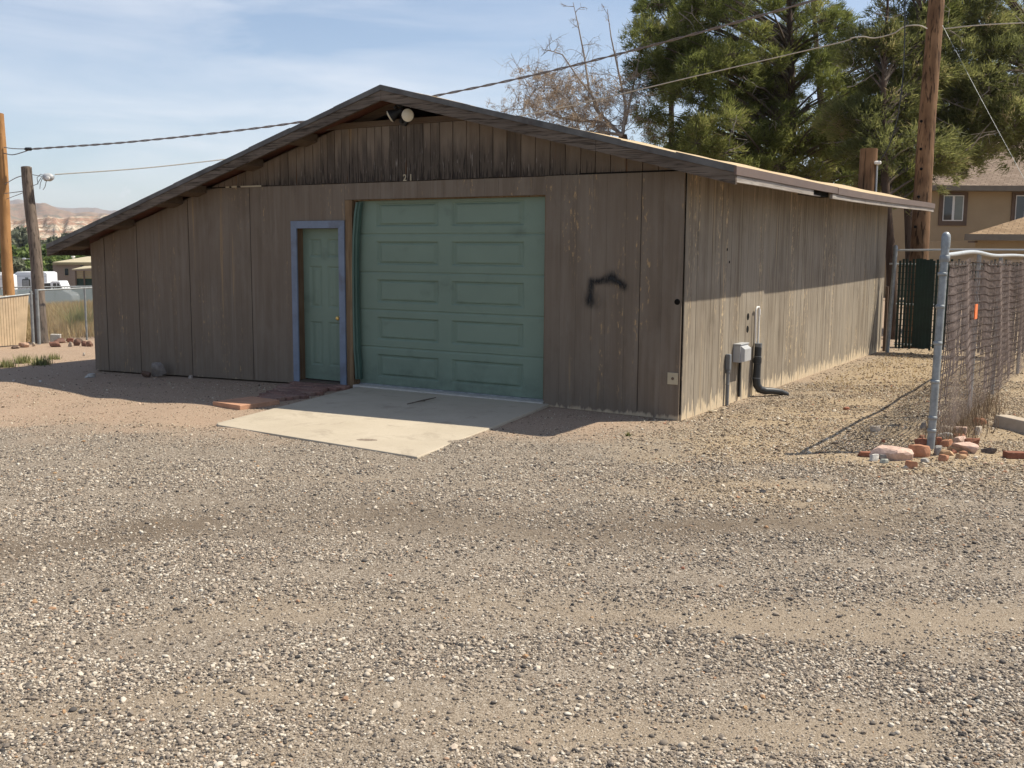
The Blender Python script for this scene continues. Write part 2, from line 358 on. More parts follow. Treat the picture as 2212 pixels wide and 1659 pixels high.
def shingle_mat(name, a, b_, sx=1., axis='x'):
    m, t, fin, b = mat(name, .95, .1); co = t.coord()
    br = t.n('ShaderNodeTexBrick', {'Vector': t.mapg(co, (1, 1, 1)), 'Color1': a, 'Color2': b_, 'Mortar': tuple(q*.45 for q in a), 'Scale': sx, 'Mortar Size': .012, 'Brick Width': .33, 'Row Height': .16})
    n = t.noise(co, 2, 4, .6); n2 = t.noise(co, 60, 2, .6)
    c = t.mix(t.mrange(n, .35, .7, 0, .5), br.outputs[0], tuple(q*.7 for q in a)); c = t.mix(t.mrange(n2, .5, .8, 0, .3), c, b_)
    return fin(c, t.bump(n2, .4, .01))
M['shingle'] = shingle_mat('brown shingles', (.20, .15, .115), (.29, .225, .175))
M['shingle_tan'] = shingle_mat('tan shingles', (.24, .165, .10), (.36, .26, .17))
def roofing_mat():
    m, t, fin, b = mat('tan rolled roofing', .95, .1); co = t.coord(); y = t.sep(co)['Y']
    n = t.noise(co, 2.2, 5, .65); g = t.noise(co, 130, 2, .6); e = t.noise(t.mapg(co, (1, 9, 1)), 3, 3)
    c = t.mix(t.mrange(n, .3, .7), (.46, .345, .21), (.56, .44, .29)); c = t.mix(t.mrange(g, .5, .75, 0, .4), c, (.30, .21, .13))
    return fin(c, t.bump(t.math('ADD', n, g), .5, .01))
M['roofing'] = roofing_mat()
def leaf_mat(name, stops, trans=.25):
    m, t, fin, b = mat(name, .6, .25)
    c = t.ramp(t.attr('tone'), stops)
    tr = t.n('ShaderNodeBsdfTranslucent', {'Color': c}); mx = t.n('ShaderNodeMixShader', {0: trans})
    t.t.links.new(c, b.inputs['Base Color']); t.t.links.new(b.outputs[0], mx.inputs[1]); t.t.links.new(tr.outputs[0], mx.inputs[2])
    t.t.links.new(mx.outputs[0], m.node_tree.nodes['Material Output'].inputs[0]); return m
M['needles'] = leaf_mat('pine needles', [(0, (.065, .080, .022)), (.45, (.165, .19, .055)), (.8, (.26, .275, .085)), (1, (.34, .30, .13))], .6)
M['needles_grey'] = leaf_mat('grey green pine needles', [(0, (.08, .088, .035)), (.5, (.185, .20, .07)), (.85, (.28, .28, .105)), (1, (.36, .29, .16))], .6)
M['needles_dead'] = leaf_mat('dry brown needles', [(0, (.24, .175, .12)), (1, (.48, .38, .28))], .4)
M['leaves'] = leaf_mat('bright cottonwood leaves', [(0, (.08, .12, .028)), (.5, (.14, .20, .045)), (1, (.22, .27, .08))], .4)
M['leaves_grey'] = leaf_mat('grey green scrub leaves', [(0, (.10, .115, .07)), (1, (.21, .22, .145))])
M['dry_grass'] = leaf_mat('dry straw grass', [(0, (.22, .15, .075)), (.55, (.42, .30, .15)), (.85, (.50, .40, .22)), (1, (.16, .19, .07))], .3)
M['weed'] = leaf_mat('green weed leaves', [(0, (.13, .16, .06)), (1, (.34, .31, .14))], .35)
M['twigs'] = leaf_mat('brown dead twigs', [(0, (.10, .07, .05)), (.6, (.24, .175, .115)), (1, (.40, .31, .2))], .2)

# ================================================================ GROUND
def line_mask(X, Y, pts, w):
    d2 = np.full(X.shape, 1e9)
    for (ax, ay), (bx, by) in zip(pts[:-1], pts[1:]):
        vx, vy = bx-ax, by-ay; tt = np.clip(((X-ax)*vx+(Y-ay)*vy)/(vx*vx+vy*vy), 0, 1)
        d2 = np.minimum(d2, (X-ax-tt*vx)**2+(Y-ay-tt*vy)**2)
    return np.exp(-d2/w**2)
def fbm(X, Y, s, seed, oct_=4):
    r = np.random.default_rng(seed); v = 0; a = 1.; tot = 0
    for o in range(oct_):
        acc = 0
        for k in range(5):
            th = r.uniform(0, 6.28); ph = r.uniform(0, 6.28); f = s*2**o*r.uniform(.7, 1.4)
            acc = acc+np.sin(f*(X*math.cos(th)+Y*math.sin(th))+ph+1.3*np.sin(f*.6*(Y*math.cos(th)-X*math.sin(th))+ph*2))
        v = v+a*acc/2.2; tot += a; a *= .55
    return v/tot
def ground_masks(X, Y):
    n1 = fbm(X, Y, 1.1, 3); n2 = fbm(X, Y, 2.6, 5)
    # bare reddish dirt along the front of the barn and to the left of it
    edge = np.interp(X, [-40, -12, -8, -5, -3.4, -1.1, -.3, .4], [-7, -6.2, -5.2, -3.9, -3.3, -2.0, -1.2, -.4])
    n3 = fbm(X, Y, 5.5, 8)
    dirt = sstep(-1.0, .75, (Y-edge)+.45*n1+.35*n3)*(1-sstep(-.6, .5, X+.2*n2))
    gold = sstep(-.5, 1.0, X+.25*n1-.1+.2*n3)*sstep(-3.1, -1.2, Y+.25*n2-.15*X+.3*n3)       # coarse golden gravel beside the barn
    gold = np.maximum(gold, .75*np.exp(-((X-1.9)/1.1)**2-((Y+2.9)/.75)**2))
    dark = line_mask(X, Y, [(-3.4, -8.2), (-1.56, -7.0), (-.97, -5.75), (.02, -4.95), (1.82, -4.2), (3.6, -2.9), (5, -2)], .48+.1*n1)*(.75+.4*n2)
    dusty = line_mask(X, Y, [(-.5, -9.6), (.6, -8.4), (1.35, -7.6), (2.4, -7.3), (3.6, -6.6)], .28+.07*n2)
    dusty = np.maximum(dusty, line_mask(X, Y, [(.3, -7.2), (1.15, -6.4), (2.0, -5.9), (3.3, -5.4), (4.6, -4.4)], .26+.08*n1))
    dusty = np.maximum(dusty, line_mask(X, Y, [(1.6, -8.6), (2.6, -7.85), (3.9, -7.0)], .13)*.8)
    dusty = np.maximum(dusty, line_mask(X, Y, [(-3, -5.2), (-1.2, -4.4), (.4, -3.7)], .2)*.5)
    dusty = np.clip(dusty*(.85+.5*n1), 0, 1)
    dusty = np.maximum(dusty, .97*line_mask(X+.05*n2, Y+.05*n2, [(-.6, -9.8), (.55, -8.38), (1.3, -7.6)], .20))
    dusty = np.maximum(dusty, .6*line_mask(X+.05*n2, Y+.05*n2, [(.6, -9.2), (1.3, -8.25), (1.9, -7.8)], .14))
    return np.clip(dirt, 0, 1), np.clip(gold, 0, 1), np.clip(dark, 0, 1), dusty
def axis(lo, hi, step, far):
    c = list(np.arange(lo, hi+1e-6, step)); a, s = [], step
    x = hi
    while x < far: s *= 1.22; x += s; a.append(x)
    b, s, x = [], step, lo
    while x > -far: s *= 1.22; x -= s; b.append(x)
    return np.array(b[::-1]+c+a)
gx = axis(-9, 6.5, .065, 5200); gy = axis(-10, 4, .065, 5200)
GX, GY = np.meshgrid(gx, gy, indexing='ij')
d_, g_, k_, u_ = ground_masks(GX, GY)
GZ = zg(GX, GY)-.012*u_*1.0
def ground_mat():
    m, t, fin, b = mat('gravel and dirt ground', .95, .12); co = t.coord()
    dirt, gold, dark, dust = (t.attr(k) for k in ('dirt', 'gold', 'dark', 'dusty'))
    fine = t.noise(co, 150, 3, .7); mid = t.noise(co, 24, 4, .65); big = t.noise(co, 1.6, 4, .6)
    wob = t.mapg(co, (1, 1, 1))
    vo = t.voro(wob, 95, out='Color'); vr = t.sep(vo)['X']; vd = t.voro(wob, 95)
    vo2 = t.voro(wob, 210, out='Color'); vr2 = t.sep(vo2)['X']
    grit = t.ramp(vr, [(0, (.05, .043, .037)), (.25, (.11, .09, .073)), (.5, (.20, .165, .13)), (.78, (.34, .29, .235)), (.92, (.54, .49, .42)), (1, (.66, .61, .54))])
    grit2 = t.ramp(vr2, [(0, (.07, .058, .048)), (.5, (.21, .172, .133)), (1, (.50, .44, .365))])
    sand = t.mix(t.mrange(fine, .3, .7), (.17, .134, .096), (.265, .212, .155))
    c = t.mix(t.mrange(mid, .38, .62), grit2, grit)
    c = t.mix(.25, c, sand)
    gold_c = t.ramp(vr, [(0, (.12, .085, .05)), (.3, (.25, .19, .12)), (.7, (.41, .325, .22)), (1, (.60, .52, .40))])
    gold_c = t.mix(.4, gold_c, t.mix(t.mrange(fine, .3, .7), (.25, .18, .11), (.36, .275, .18)))
    c = t.mix(gold, c, gold_c)
    dirt_c = t.mix(t.mrange(fine, .3, .7), (.32, .21, .14), (.46, .335, .24)); dirt_c = t.mix(t.mrange(big, .35, .68, 0, .5), dirt_c, (.35, .235, .16))
    dirt_c = t.mix(.30, dirt_c, grit2)
    dirt_c = t.mix(t.mrange(vr2, .8, .95, 0, .7), dirt_c, (.50, .42, .32)); dirt_c = t.mix(t.mrange(vr2, .14, .05, 0, .7), dirt_c, (.13, .095, .07))
    c = t.mix(t.math('MULTIPLY', dirt, t.mrange(mid, .2, .5, .75, 1)), c, dirt_c)
    c = t.mix(t.math('MULTIPLY', dust, .8), c, t.mix(.38, t.mix(t.mrange(fine, .3, .7), (.24, .185, .128), (.325, .26, .185)), grit2))
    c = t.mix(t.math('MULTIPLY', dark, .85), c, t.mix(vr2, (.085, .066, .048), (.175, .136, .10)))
    c = t.mix(t.mrange(big, .30, .44, .25, 0), c, (.16, .125, .09))
    h = t.math('ADD', t.math('MULTIPLY', t.math('SUBTRACT', 1, t.mrange(vd, 0, .55)), .8), t.math('MULTIPLY', fine, .4))
    # far away the sheet is scrub and dry earth
    far = t.mrange(t.n('ShaderNodeVectorMath', {0: co}, operation='LENGTH').outputs['Value'], 60, 140)
    farc = t.mix(t.mrange(t.noise(co, .05, 5, .7), .4, .62), (.30, .22, .15), (.10, .11, .06))
    c = t.mix(far, c, farc)
    return fin(c, t.bump(h, .55, .012))
M['ground'] = ground_mat()
ground = mesh_np('ground', np.stack([GX.ravel(), GY.ravel(), GZ.ravel()], 1), grid_faces(len(gx), len(gy)), M['ground'], smooth=True,
                 attrs={'dirt': d_.ravel(), 'gold': g_.ravel(), 'dark': k_.ravel(), 'dusty': u_.ravel()})
tag(ground, kind='structure')

# loose stones of the gravel: one stuff object, instanced from points
def in_poly(X, Y, poly):
    ins = np.zeros(X.shape, bool); n = len(poly)
    for i in range(n):
        x0, y0 = poly[i]; x1, y1 = poly[(i+1) % n]
        cnd = ((y0 > Y) != (y1 > Y)) & (X < (x1-x0)*(Y-y0)/(y1-y0+1e-12)+x0); ins ^= cnd
    return ins
SLAB = [(-4.60, -.02), (-4.53, -.32), (-4.20, -1.75), (-3.93, -3.12), (-3.78, -3.235), (-1.11, -3.37), (-1.61, -.28), (-1.66, -.02)]
def gravel():
    P = []; 
    for (d0, d1, dens, rmin) in ((2.2, 5.2, 19000, .0021), (5.2, 9.2, 9500, .0031), (9.2, 15, 3300, .0047), (15, 22, 160, .010)):
        lo, hi = np.array([-12., -10.]), np.array([7., 11.])
        A = np.prod(hi-lo); N = int(A*dens); X = rng.uniform(lo[0], hi[0], N); Y = rng.uniform(lo[1], hi[1], N)
        D = (X-CAM[0])*FW[0]+(Y-CAM[1])*FW[1]+(0-CAM[2])*FW[2]; U = (X-CAM[0])*RT[0]+(Y-CAM[1])*RT[1]
        k = (D > d0) & (D < d1) & (np.abs(U) < D*.62+.6); X, Y = X[k], Y[k]
        dirt, gold, dark, dust = ground_masks(X, Y)
        al, ac = X*.74+Y*.67, Y*.74-X*.67
        cl = .58+.55*fbm(al*.9, ac*3.2, 1.3, 21)+.40*fbm(al, ac*2., 4.5, 23)+.22*fbm(X, Y, 11, 22)
        p = np.clip(cl, .12, 1)*(1-.84*dirt)*(1-.84*dust)*(1-.68*dark)
        k = rng.random(len(X)) < p
        k &= ~in_poly(X, Y, SLAB) & ~((X > -10.1) & (X < .02) & (Y > -.02) & (Y < 10.1))
        X, Y = X[k], Y[k]
        r = np.clip(np.exp(rng.normal(math.log(.0039), .47, len(X))), rmin, .0165)
        gold = gold[k]; r *= 1+.35*gold
        P.append(np.stack([X, Y, r, gold, dirt[k]], 1))
    P = np.concatenate(P); n = len(P); X, Y, r = P[:, 0], P[:, 1], P[:, 2]
    Z = zg(X, Y)-.012*ground_masks(X, Y)[3]+r*.30
    me = bpy.data.meshes.new('gravel_stones'); me.vertices.add(n); me.vertices.foreach_set('co', np.stack([X, Y, Z], 1).astype(np.float32).ravel())
    sc = np.stack([r*rng.uniform(.9, 1.45, n), r*rng.uniform(.75, 1.1, n), r*rng.uniform(.5, .85, n)], 1).astype(np.float32)
    ro = np.stack([rng.normal(0, .22, n), rng.normal(0, .22, n), rng.uniform(0, 6.283, n)], 1).astype(np.float32)
    a = me.attributes.new('sc', 'FLOAT_VECTOR', 'POINT'); a.data.foreach_set('vector', sc.ravel())
    a = me.attributes.new('ro', 'FLOAT_VECTOR', 'POINT'); a.data.foreach_set('vector', ro.ravel())
    a = me.attributes.new('hue', 'FLOAT', 'POINT'); a.data.foreach_set('value', rng.random(n).astype(np.float32))
    a = me.attributes.new('warm', 'FLOAT', 'POINT'); a.data.foreach_set('value', np.clip(P[:, 3]+P[:, 4], 0, 1).astype(np.float32))
    o = bpy.data.objects.new('gravel', me); COL.objects.link(o); tag(o, kind='stuff')
    tag(o, 'loose grey and tan gravel stones strewn over the driveway', 'gravel')
    m, t, fin, b = mat('gravel stones', .85, .25)
    hue = t.attr('hue', 'INSTANCER'); warm = t.attr('warm', 'INSTANCER')
    g = t.ramp(hue, [(0, (.05, .047, .046)), (.07, (.10, .089, .08)), (.24, (.17, .143, .118)), (.46, (.26, .213, .165)), (.66, (.37, .31, .245)), (.83, (.50, .436, .35)), (.96, (.58, .535, .455)), (.988, (.32, .19, .115)), (1, (.40, .26, .14))])
    w = t.ramp(hue, [(0, (.055, .042, .034)), (.2, (.15, .108, .07)), (.45, (.30, .23, .155)), (.75, (.46, .38, .275)), (.95, (.60, .53, .42)), (1, (.36, .16, .09))])
    M['gravel'] = fin(t.mix(warm, g, w))
    me.materials.append(m)
    ng = bpy.data.node_groups.new('scatter stones', 'GeometryNodeTree')
    ng.interface.new_socket('Geometry', in_out='INPUT', socket_type='NodeSocketGeometry'); ng.interface.new_socket('Geometry', in_out='OUTPUT', socket_type='NodeSocketGeometry')
    N = lambda typ: ng.nodes.new(typ); L = ng.links.new
    gi, go = N('NodeGroupInput'), N('NodeGroupOutput'); join = N('GeometryNodeJoinGeometry')
    for i in range(4):
        ico = N('GeometryNodeMeshIcoSphere'); ico.inputs['Radius'].default_value = 1; ico.inputs['Subdivisions'].default_value = 2 if i == 3 else 1
        sp = N('GeometryNodeSetPosition'); nz = N('ShaderNodeTexNoise'); nz.noise_dimensions = '4D'; nz.inputs['W'].default_value = i*3.7; nz.inputs['Scale'].default_value = 1.1
        sub = N('ShaderNodeVectorMath'); sub.operation = 'SUBTRACT'; sub.inputs[1].default_value = (.5, .5, .5); nz.inputs['Detail'].default_value = 3; mul = N('ShaderNodeVectorMath'); mul.operation = 'SCALE'; mul.inputs['Scale'].default_value = 1.1
        L(nz.outputs['Color'], sub.inputs[0]); L(sub.outputs[0], mul.inputs[0]); L(mul.outputs[0], sp.inputs['Offset']); L(ico.outputs['Mesh'], sp.inputs['Geometry'])
        sm = N('GeometryNodeSetShadeSmooth'); sm.inputs['Shade Smooth'].default_value = i == 3; L(sp.outputs[0], sm.inputs[0])
        st = N('GeometryNodeSetMaterial'); st.inputs['Material'].default_value = m; L(sm.outputs[0], st.inputs['Geometry'])
        gti = N('GeometryNodeGeometryToInstance'); L(st.outputs[0], gti.inputs[0]); L(gti.outputs[0], join.inputs[0])
    iop = N('GeometryNodeInstanceOnPoints'); iop.inputs['Pick Instance'].default_value = True
    at1 = N('GeometryNodeInputNamedAttribute'); at1.data_type = 'FLOAT_VECTOR'; at1.inputs['Name'].default_value = 'sc'
    at2 = N('GeometryNodeInputNamedAttribute'); at2.data_type = 'FLOAT_VECTOR'; at2.inputs['Name'].default_value = 'ro'
    e2r = N('FunctionNodeEulerToRotation')
    L(gi.outputs[0], iop.inputs['Points']); L(join.outputs[0], iop.inputs['Instance']); L(at1.outputs[0], iop.inputs['Scale'])
    L(at2.outputs[0], e2r.inputs[0]); L(e2r.outputs[0], iop.inputs['Rotation'])
    L(iop.outputs[0], go.inputs[0])
    md = o.modifiers.new('stones', 'NODES'); md.node_group = ng
gravel()

# concrete apron in front of the garage door
mb = MB()
zt = lambda x, y: float(zg(x, y))+.034+.012*y/3.3
mb.add([(x, y, zt(x, y)) for x, y in SLAB]+[(x, y, -.12) for x, y in SLAB],
       [tuple(range(len(SLAB)))]+[(i, i+len(SLAB), (i+1) % len(SLAB)+len(SLAB), (i+1) % len(SLAB)) for i in range(len(SLAB))], .5)
tag(mb.build('concrete_apron', M['concrete'], bevel=.012), kind='structure')

# ================================================================ BARN
BL = (-5., 5., 0.)
barn = thing('barn', 'weathered brown wooden barn with low gable roof and green doors', 'barn', BL)
XL, XR, YB = -10.09, 0.0, 9.97
RIDX = -3.86; YF, YE = -.40, 10.75
def zroof(x):          # top of the roof deck
    return 3.815+(x-RIDX)*(3.815-1.86)/(RIDX+10.62) if x < RIDX else 3.815-(x-RIDX)*(3.815-2.675)/(.68-RIDX)
def zund(x): return zroof(x)-.115
def rise(x, y): return .095*max(0, min(1, (y+.4)/11))*max(0, min(1, (x+2.5)/2.6))
def siding(mb, us, P, nrm, zb, ztp, gap=.007, th=.014):
    # boards between consecutive us along the wall; P(u)->(x,y)
    n = np.array(nrm, float)
    for a, b in zip(us[:-1], us[1:]):
        a2, b2 = a+gap/2, b-gap/2; off = n*(th+random.uniform(-.0015, .0015)*(1 if gap > .004 else .35))
        q = [(*P(a2), zb(a2)), (*P(b2), zb(b2)), (*P(b2), ztp(b2)), (*P(a2), ztp(a2))]
        p = [np.array(v)-n*0.004 for v in q]
        mb.prism(p, off+n*.004)
def backing(mb, us, P, nrm, zb, ztp, th=.03):
    n = np.array(nrm, float); a, b = us[0], us[-1]
    ks = [a]+([RIDX] if a < RIDX < b and ztp is zund else [])+[b]
    for c, d in zip(ks[:-1], ks[1:]):
        mb.prism([(*P(c), zb(c)), (*P(d), zb(d)), (*P(d), ztp(d)), (*P(c), ztp(c))], -n*th, .5)
fx = lambda u: (u, 0.); NF = (0, -1, 0)
zbot = lambda u: float(zg(u, 0))+.025
def split(a, b, seams, step, jit=.0):
    us = [a]; ks = [s for s in seams if a < s < b]+[b]; c = a
    for s in ks:
        n = max(1, round((s-c)/step)); us += [c+(s-c)*(i+1)/n+(random.uniform(-jit, jit)*step if i < n-1 else 0) for i in range(n)]; c = s
    return us
seams = [-9.75, -8.97, -7.81, -6.54, -5.42]
Z1 = 2.685
fw = MB()
ztL = lambda u: min(zund(u)-.01, Z1)
us = split(XL, -5.68, seams, .203)
siding(fw, us, fx, NF, zbot, ztL, .0015); backing(fw, us, fx, NF, zbot, ztL)
seam_boxes = []
for s in seams[:4]: sm = MB(); sm.box(s-.0026, s+.0024, -.0192, -.004, float(zg(s, 0))+.03, ztL(s)-.012, .0); seam_boxes.append(sm)
us = split(-5.68, -4.80, [-5.42], .203); siding(fw, us, fx, NF, lambda u: 2.115, lambda u: Z1, .0015); backing(fw, us, fx, NF, lambda u: 2.115, lambda u: Z1)
us = split(-4.80, -1.735, [-4.2, -3.0, -2.4], .203); siding(fw, us, fx, NF, lambda u: 2.475, lambda u: Z1, .002); backing(fw, us, fx, NF, lambda u: 2.475, lambda u: Z1)
fwall = fw.build('front_wall', M['siding_front'], barn)
for sm in seam_boxes: sm.build('sheet_seam', M['dark_wood'], fwall)
rp = MB(); rs = split(-1.735, -.012, [-.51], .22, .1)
zr1 = lambda u: 2.688
siding(rp, rs, lambda u: (u, -.017), NF, lambda u: zbot(u)-.02, zr1, .0015); backing(rp, rs, lambda u: (u, -.017), NF, lambda u: zbot(u)-.02, zr1, .016)
sheet = rp.build('siding_sheet', M['siding_front'], fwall)
mb = MB(); mb.box(-.515, -.5095, -.0355, -.018, .03, 2.68, 0.); mb.build('sheet_seam', M['dark_wood'], fwall)
ru = MB(); backing(ru, [-1.735, 0], fx, NF, lambda u: .03, lambda u: Z1); ru.build('wall_backing', M['dark'], fwall)
# gable, boards of uneven width, set a little proud and open above a cross board
gb = MB(); GX0 = -7.38
us = [GX0]; 
while us[-1] < -3.3: us.append(us[-1]+random.choice((.115, .13, .14, .15)))
while us[-1] < -.25: us.append(us[-1]+random.uniform(.185, .205))
us[-1] = -.015
zgt = lambda u: min(zund(u)-.006, 3.385)
zgb = lambda u: Z1+.010+.005*math.sin(7*u)
siding(gb, us, lambda u: (u, -.004), NF, zgb, zgt, .009, .016)
ks = [GX0, -5.05, -2.75, -.015]
for c, d in zip(ks[:-1], ks[1:]): gb.prism([(c, -.003, Z1+.006), (d, -.003, Z1+.006), (d, -.003, zgt(d)), (c, -.003, zgt(c))], (0, .028, 0), .5)
gwall = gb.build('gable_wall', M['siding_gable'], barn)
mb = MB(); mb.box(-5.18, -2.62, -.034, .02, 3.388, 3.46, .4); mb.build('cross_board', M['rafter'], gwall)
# torn pale strip and dark slit under the gable boards
mb = MB()
for a, b in ((-7.0, -6.93), (-6.88, -6.78), (-6.7, -6.3)): mb.box(a, b, -.026, -.001, Z1+.001, Z1+.020+random.random()*.006, .5)
mb.build('torn_felt', M['cream'], gwall)
for a, b, h in ((-7.36, -6.2, .014), (-1.3, -.02, .022)): mb = MB(); mb.box(a, b, -.0225, -.002, Z1+.002, Z1+h, .5); mb.build('dark_gap', M['dark'], gwall)
# nailed-on digits
def text_mesh(txt, size, x, y, z, m, name, parent):
    cu = bpy.data.curves.new(name, 'FONT'); cu.body = txt; cu.size = size; cu.extrude = .003; cu.space_character = 1.0; cu.offset = .0016
    o = bpy.data.objects.new(name, cu); COL.objects.link(o); dg = bpy.context.evaluated_depsgraph_get()
    me = bpy.data.meshes.new_from_object(o.evaluated_get(dg)); bpy.data.objects.remove(o); bpy.data.curves.remove(cu)
    ob = bpy.data.objects.new(name, me); COL.objects.link(ob); me.materials.clear(); me.materials.append(m); ob.parent = parent
    o0 = origin_of(parent); ob.location = (x-o0[0], y-o0[1], z-o0[2]); ob.rotation_euler = (R_(90), 0, 0); return ob
p2 = py(873, 391); text_mesh('2', .115, p2[0], -.024, p2[2], M['cream'], 'house_digit', gwall)
p1 = py(886, 390.5); text_mesh('1', .115, p1[0], -.024, p1[2], M['cream'], 'house_digit', gwall)
# right wall
rw = MB(); us = [0.]
while us[-1] < YB-.25: us.append(us[-1]+random.choice((.1, .1, .2, .2, .15)))
us[-1] = YB
sag = lambda u: -.025*math.sin(math.pi*u/YB)+rise(0, u)
ztr = lambda u: zund(.0)-.01+sag(u)
NR = (1, 0, 0); fr = lambda u: (-.002, u)
siding(rw, us, fr, NR, lambda u: -.05, ztr, .006, .012)
rw.prism([(-.004, .0, -.05), (-.004, YB, -.05), (-.004, YB, 2.70), (-.004, 0, 2.66)], (-.03, 0, 0), .5)
rwall = rw.build('right_wall', M['siding_side'], barn)
for (x, y), (rz, rx) in zip(((1569, 539), (1574, 566), (1614, 684), (1613, 711)), ((.03, .022), (.022, .018), (.05, .05), (.055, .05))):
    q = px(x, y); mb = MB(); mb.lathe((.006, q[1], q[2]), (1, 0, 0), [(0, rx), (.006, rx*.9)], 12); mb.build('hole', M['dark'], rwall)
# left and rear walls
mb = MB(); us = list(np.linspace(0, YB, 50)); siding(mb, us, lambda u: (XL, u), (-1, 0, 0), lambda u: zbot(XL), lambda u: zund(XL)-.01)
mb.box(XL, XL+.03, .03, YB, -.15, zund(XL)-.012, .5); mb.build('left_wall', M['siding_front'], barn)
mb = MB(); us = list(np.linspace(XL, 0, 50)); siding(mb, us, lambda u: (u, YB), (0, 1, 0), zbot, lambda u: zund(u)-.01); backing(mb, us, lambda u: (u, YB), (0, 1, 0), zbot, zund)
mb.build('rear_wall', M['siding_side'], barn)

# roof: deck, rolled roofing, edge trim
def roof_sheet(top, bot, ysag=True):
    V = []; xs = list(np.linspace(-10.62, RIDX, 40))+list(np.linspace(RIDX, .68, 30))[1:]; ys = np.linspace(YF, YE, 46)
    n = len(xs)*len(ys)
    wob = lambda x, y: .010*math.sin(3.1*x+.7)*math.cos(.9*y)+.008*math.sin(6.7*x+2*y)+(-.03*math.sin(math.pi*min(max(y/YB, 0), 1)) if x > -1.5 else 0)+rise(x, y)
    for k in (top, bot):
        for x in xs:
            for y in ys: V.append((x, y, zroof(x)+k+wob(x, y)))
    F = [list(f) for f in grid_faces(len(xs), len(ys))]; F = [f[::-1] for f in F]
    F2 = [[i+n for i in f[::-1]] for f in F]; ny = len(ys); nx = len(xs); E = []
    for i in range(nx-1): E += [[i*ny, (i+1)*ny, (i+1)*ny+n, i*ny+n], [i*ny+ny-1, i*ny+ny-1+n, (i+1)*ny+ny-1+n, (i+1)*ny+ny-1]]
    for j in range(ny-1): E += [[j, j+n, j+1+n, j+1], [(nx-1)*ny+j, (nx-1)*ny+j+1, (nx-1)*ny+j+1+n, (nx-1)*ny+j+n]]
    return V, F+F2+E
V, F = roof_sheet(0, -.035); roof = mesh_np('roof', V, F, M['roofing'], barn, tone=np.full(len(F), .5))
V, F = roof_sheet(-.037, -.058); V = [(x*.9985-.008, y+.02 if y < 1 else y-.02, z) for x, y, z in V]; mesh_np('roof_sheathing', V, F, M['soffit'], roof, tone=rng.random(len(F)))
def rake(mb, x0, x1, y0, y1, ztop, zlow, n=1, jit=0.):
    xs = np.linspace(x0, x1, n+1)
    for a, b in zip(xs[:-1], xs[1:]):
        j1 = random.uniform(-jit, jit)
        mb.prism([(a, y0, zroof(a)+zlow), (b, y0, zroof(b)+zlow), (b, y0, zroof(b)+ztop+j1), (a, y0, zroof(a)+ztop+j1)], (0, y1-y0, 0))
mb = MB(); rake(mb, -10.64, -7.4, YF-.012, YF+.03, -.052, -.168); rake(mb, -7.395, RIDX-.002, YF-.010, YF+.03, -.052, -.168); mb.build('rake_board', M['fascia'], roof)
mb = MB(); rake(mb, RIDX+.002, -.9, YF-.011, YF+.03, -.052, -.172); rake(mb, -.895, .692, YF-.013, YF+.03, -.052, -.168); mb.build('rake_board', M['fascia'], roof)
mb = MB(); rake(mb, -10.64, RIDX-.001, YF-.022, YF+.014, .014, -.050, 9, .007); rake(mb, RIDX+.001, .692, YF-.022, YF+.014, .016, -.050, 7, .006); mb.build('edge_flashing', M['flashing'], roof)
# right eave: brown drip edge over a peeling, partly broken board
esag = lambda y: -.03*math.sin(math.pi*min(max(y/YB, 0), 1))+rise(.68, y)
def eave(mb, x0, x1, y0, y1, zt_, zl, n=1):
    ys = np.linspace(y0, y1, n+1)
    for a, b in zip(ys[:-1], ys[1:]):
        za, zb_ = zroof(.68)+esag(a), zroof(.68)+esag(b)
        mb.hexa([(x0, a, za+zl), (x1, a, za+zl), (x1, b, zb_+zl), (x0, b, zb_+zl), (x0, a, za+zt_), (x1, a, za+zt_), (x1, b, zb_+zt_), (x0, b, zb_+zt_)])
mb = MB(); eave(mb, .675, .704, YF-.024, 3.55, .012, -.075, 5); eave(mb, .675, .708, 3.56, YE+.02, .008, -.082, 8); mb.build('drip_edge', M['drip'], roof)
mb = MB(); eave(mb, .648, .688, YF+.03, 2.45, -.078, -.145, 4); eave(mb, .648, .688, 3.35, YE, -.085, -.145, 8)
za = zroof(.68)+esag(2.7); mb.hexa([(.63, 2.45, za-.145), (.66, 2.45, za-.145), (.655, 2.9, za-.135), (.635, 2.9, za-.14), (.63, 2.45, za-.125), (.66, 2.45, za-.125), (.655, 2.9, za-.13), (.635, 2.9, za-.13)])
mb.build('eave_board', M['fascia_eave'], roof)
mb = MB(); mb.box(-10.64, -10.60, YF+.03, YE, zroof(-10.6)-.165, zroof(-10.6)-.06, .3); mb.build('eave_board', M['fascia'], roof)
mb = MB()
mb2 = MB(); eave(mb2, .5, .62, 2.4, 3.4, -.06, -.13, 1); mb2.build('eave_hole_shade', M['dark'], roof)  # black block painted as the shade inside the hole in the eave board
for x in (-10.2, -9.1, -8.0, -7.5, -6.35, -5.35, -2.2, -1.0, .3):      # lookout blocks under the rake
    z = zund(x)+.052
    m_ = MB(); m_.obox((x, (YF+.03)/2, z-.055), (.10*.96, 0, .10*.28*(1 if x < RIDX else -.9)), (0, -YF/2-.03, 0), (0, 0, .05)); m_.build('lookout_block', M['rafter'], roof)
mb = MB()
for y in (.12, 2.4, 4.8, 7.2): 
    for a, b in ((-10.0, RIDX), (RIDX, -.1)): mb.bar((a, y, zund(a)+.0), (b, y, zund(b)+.0), .05, .11)
mb.build('rafter', M['rafter'], roof)

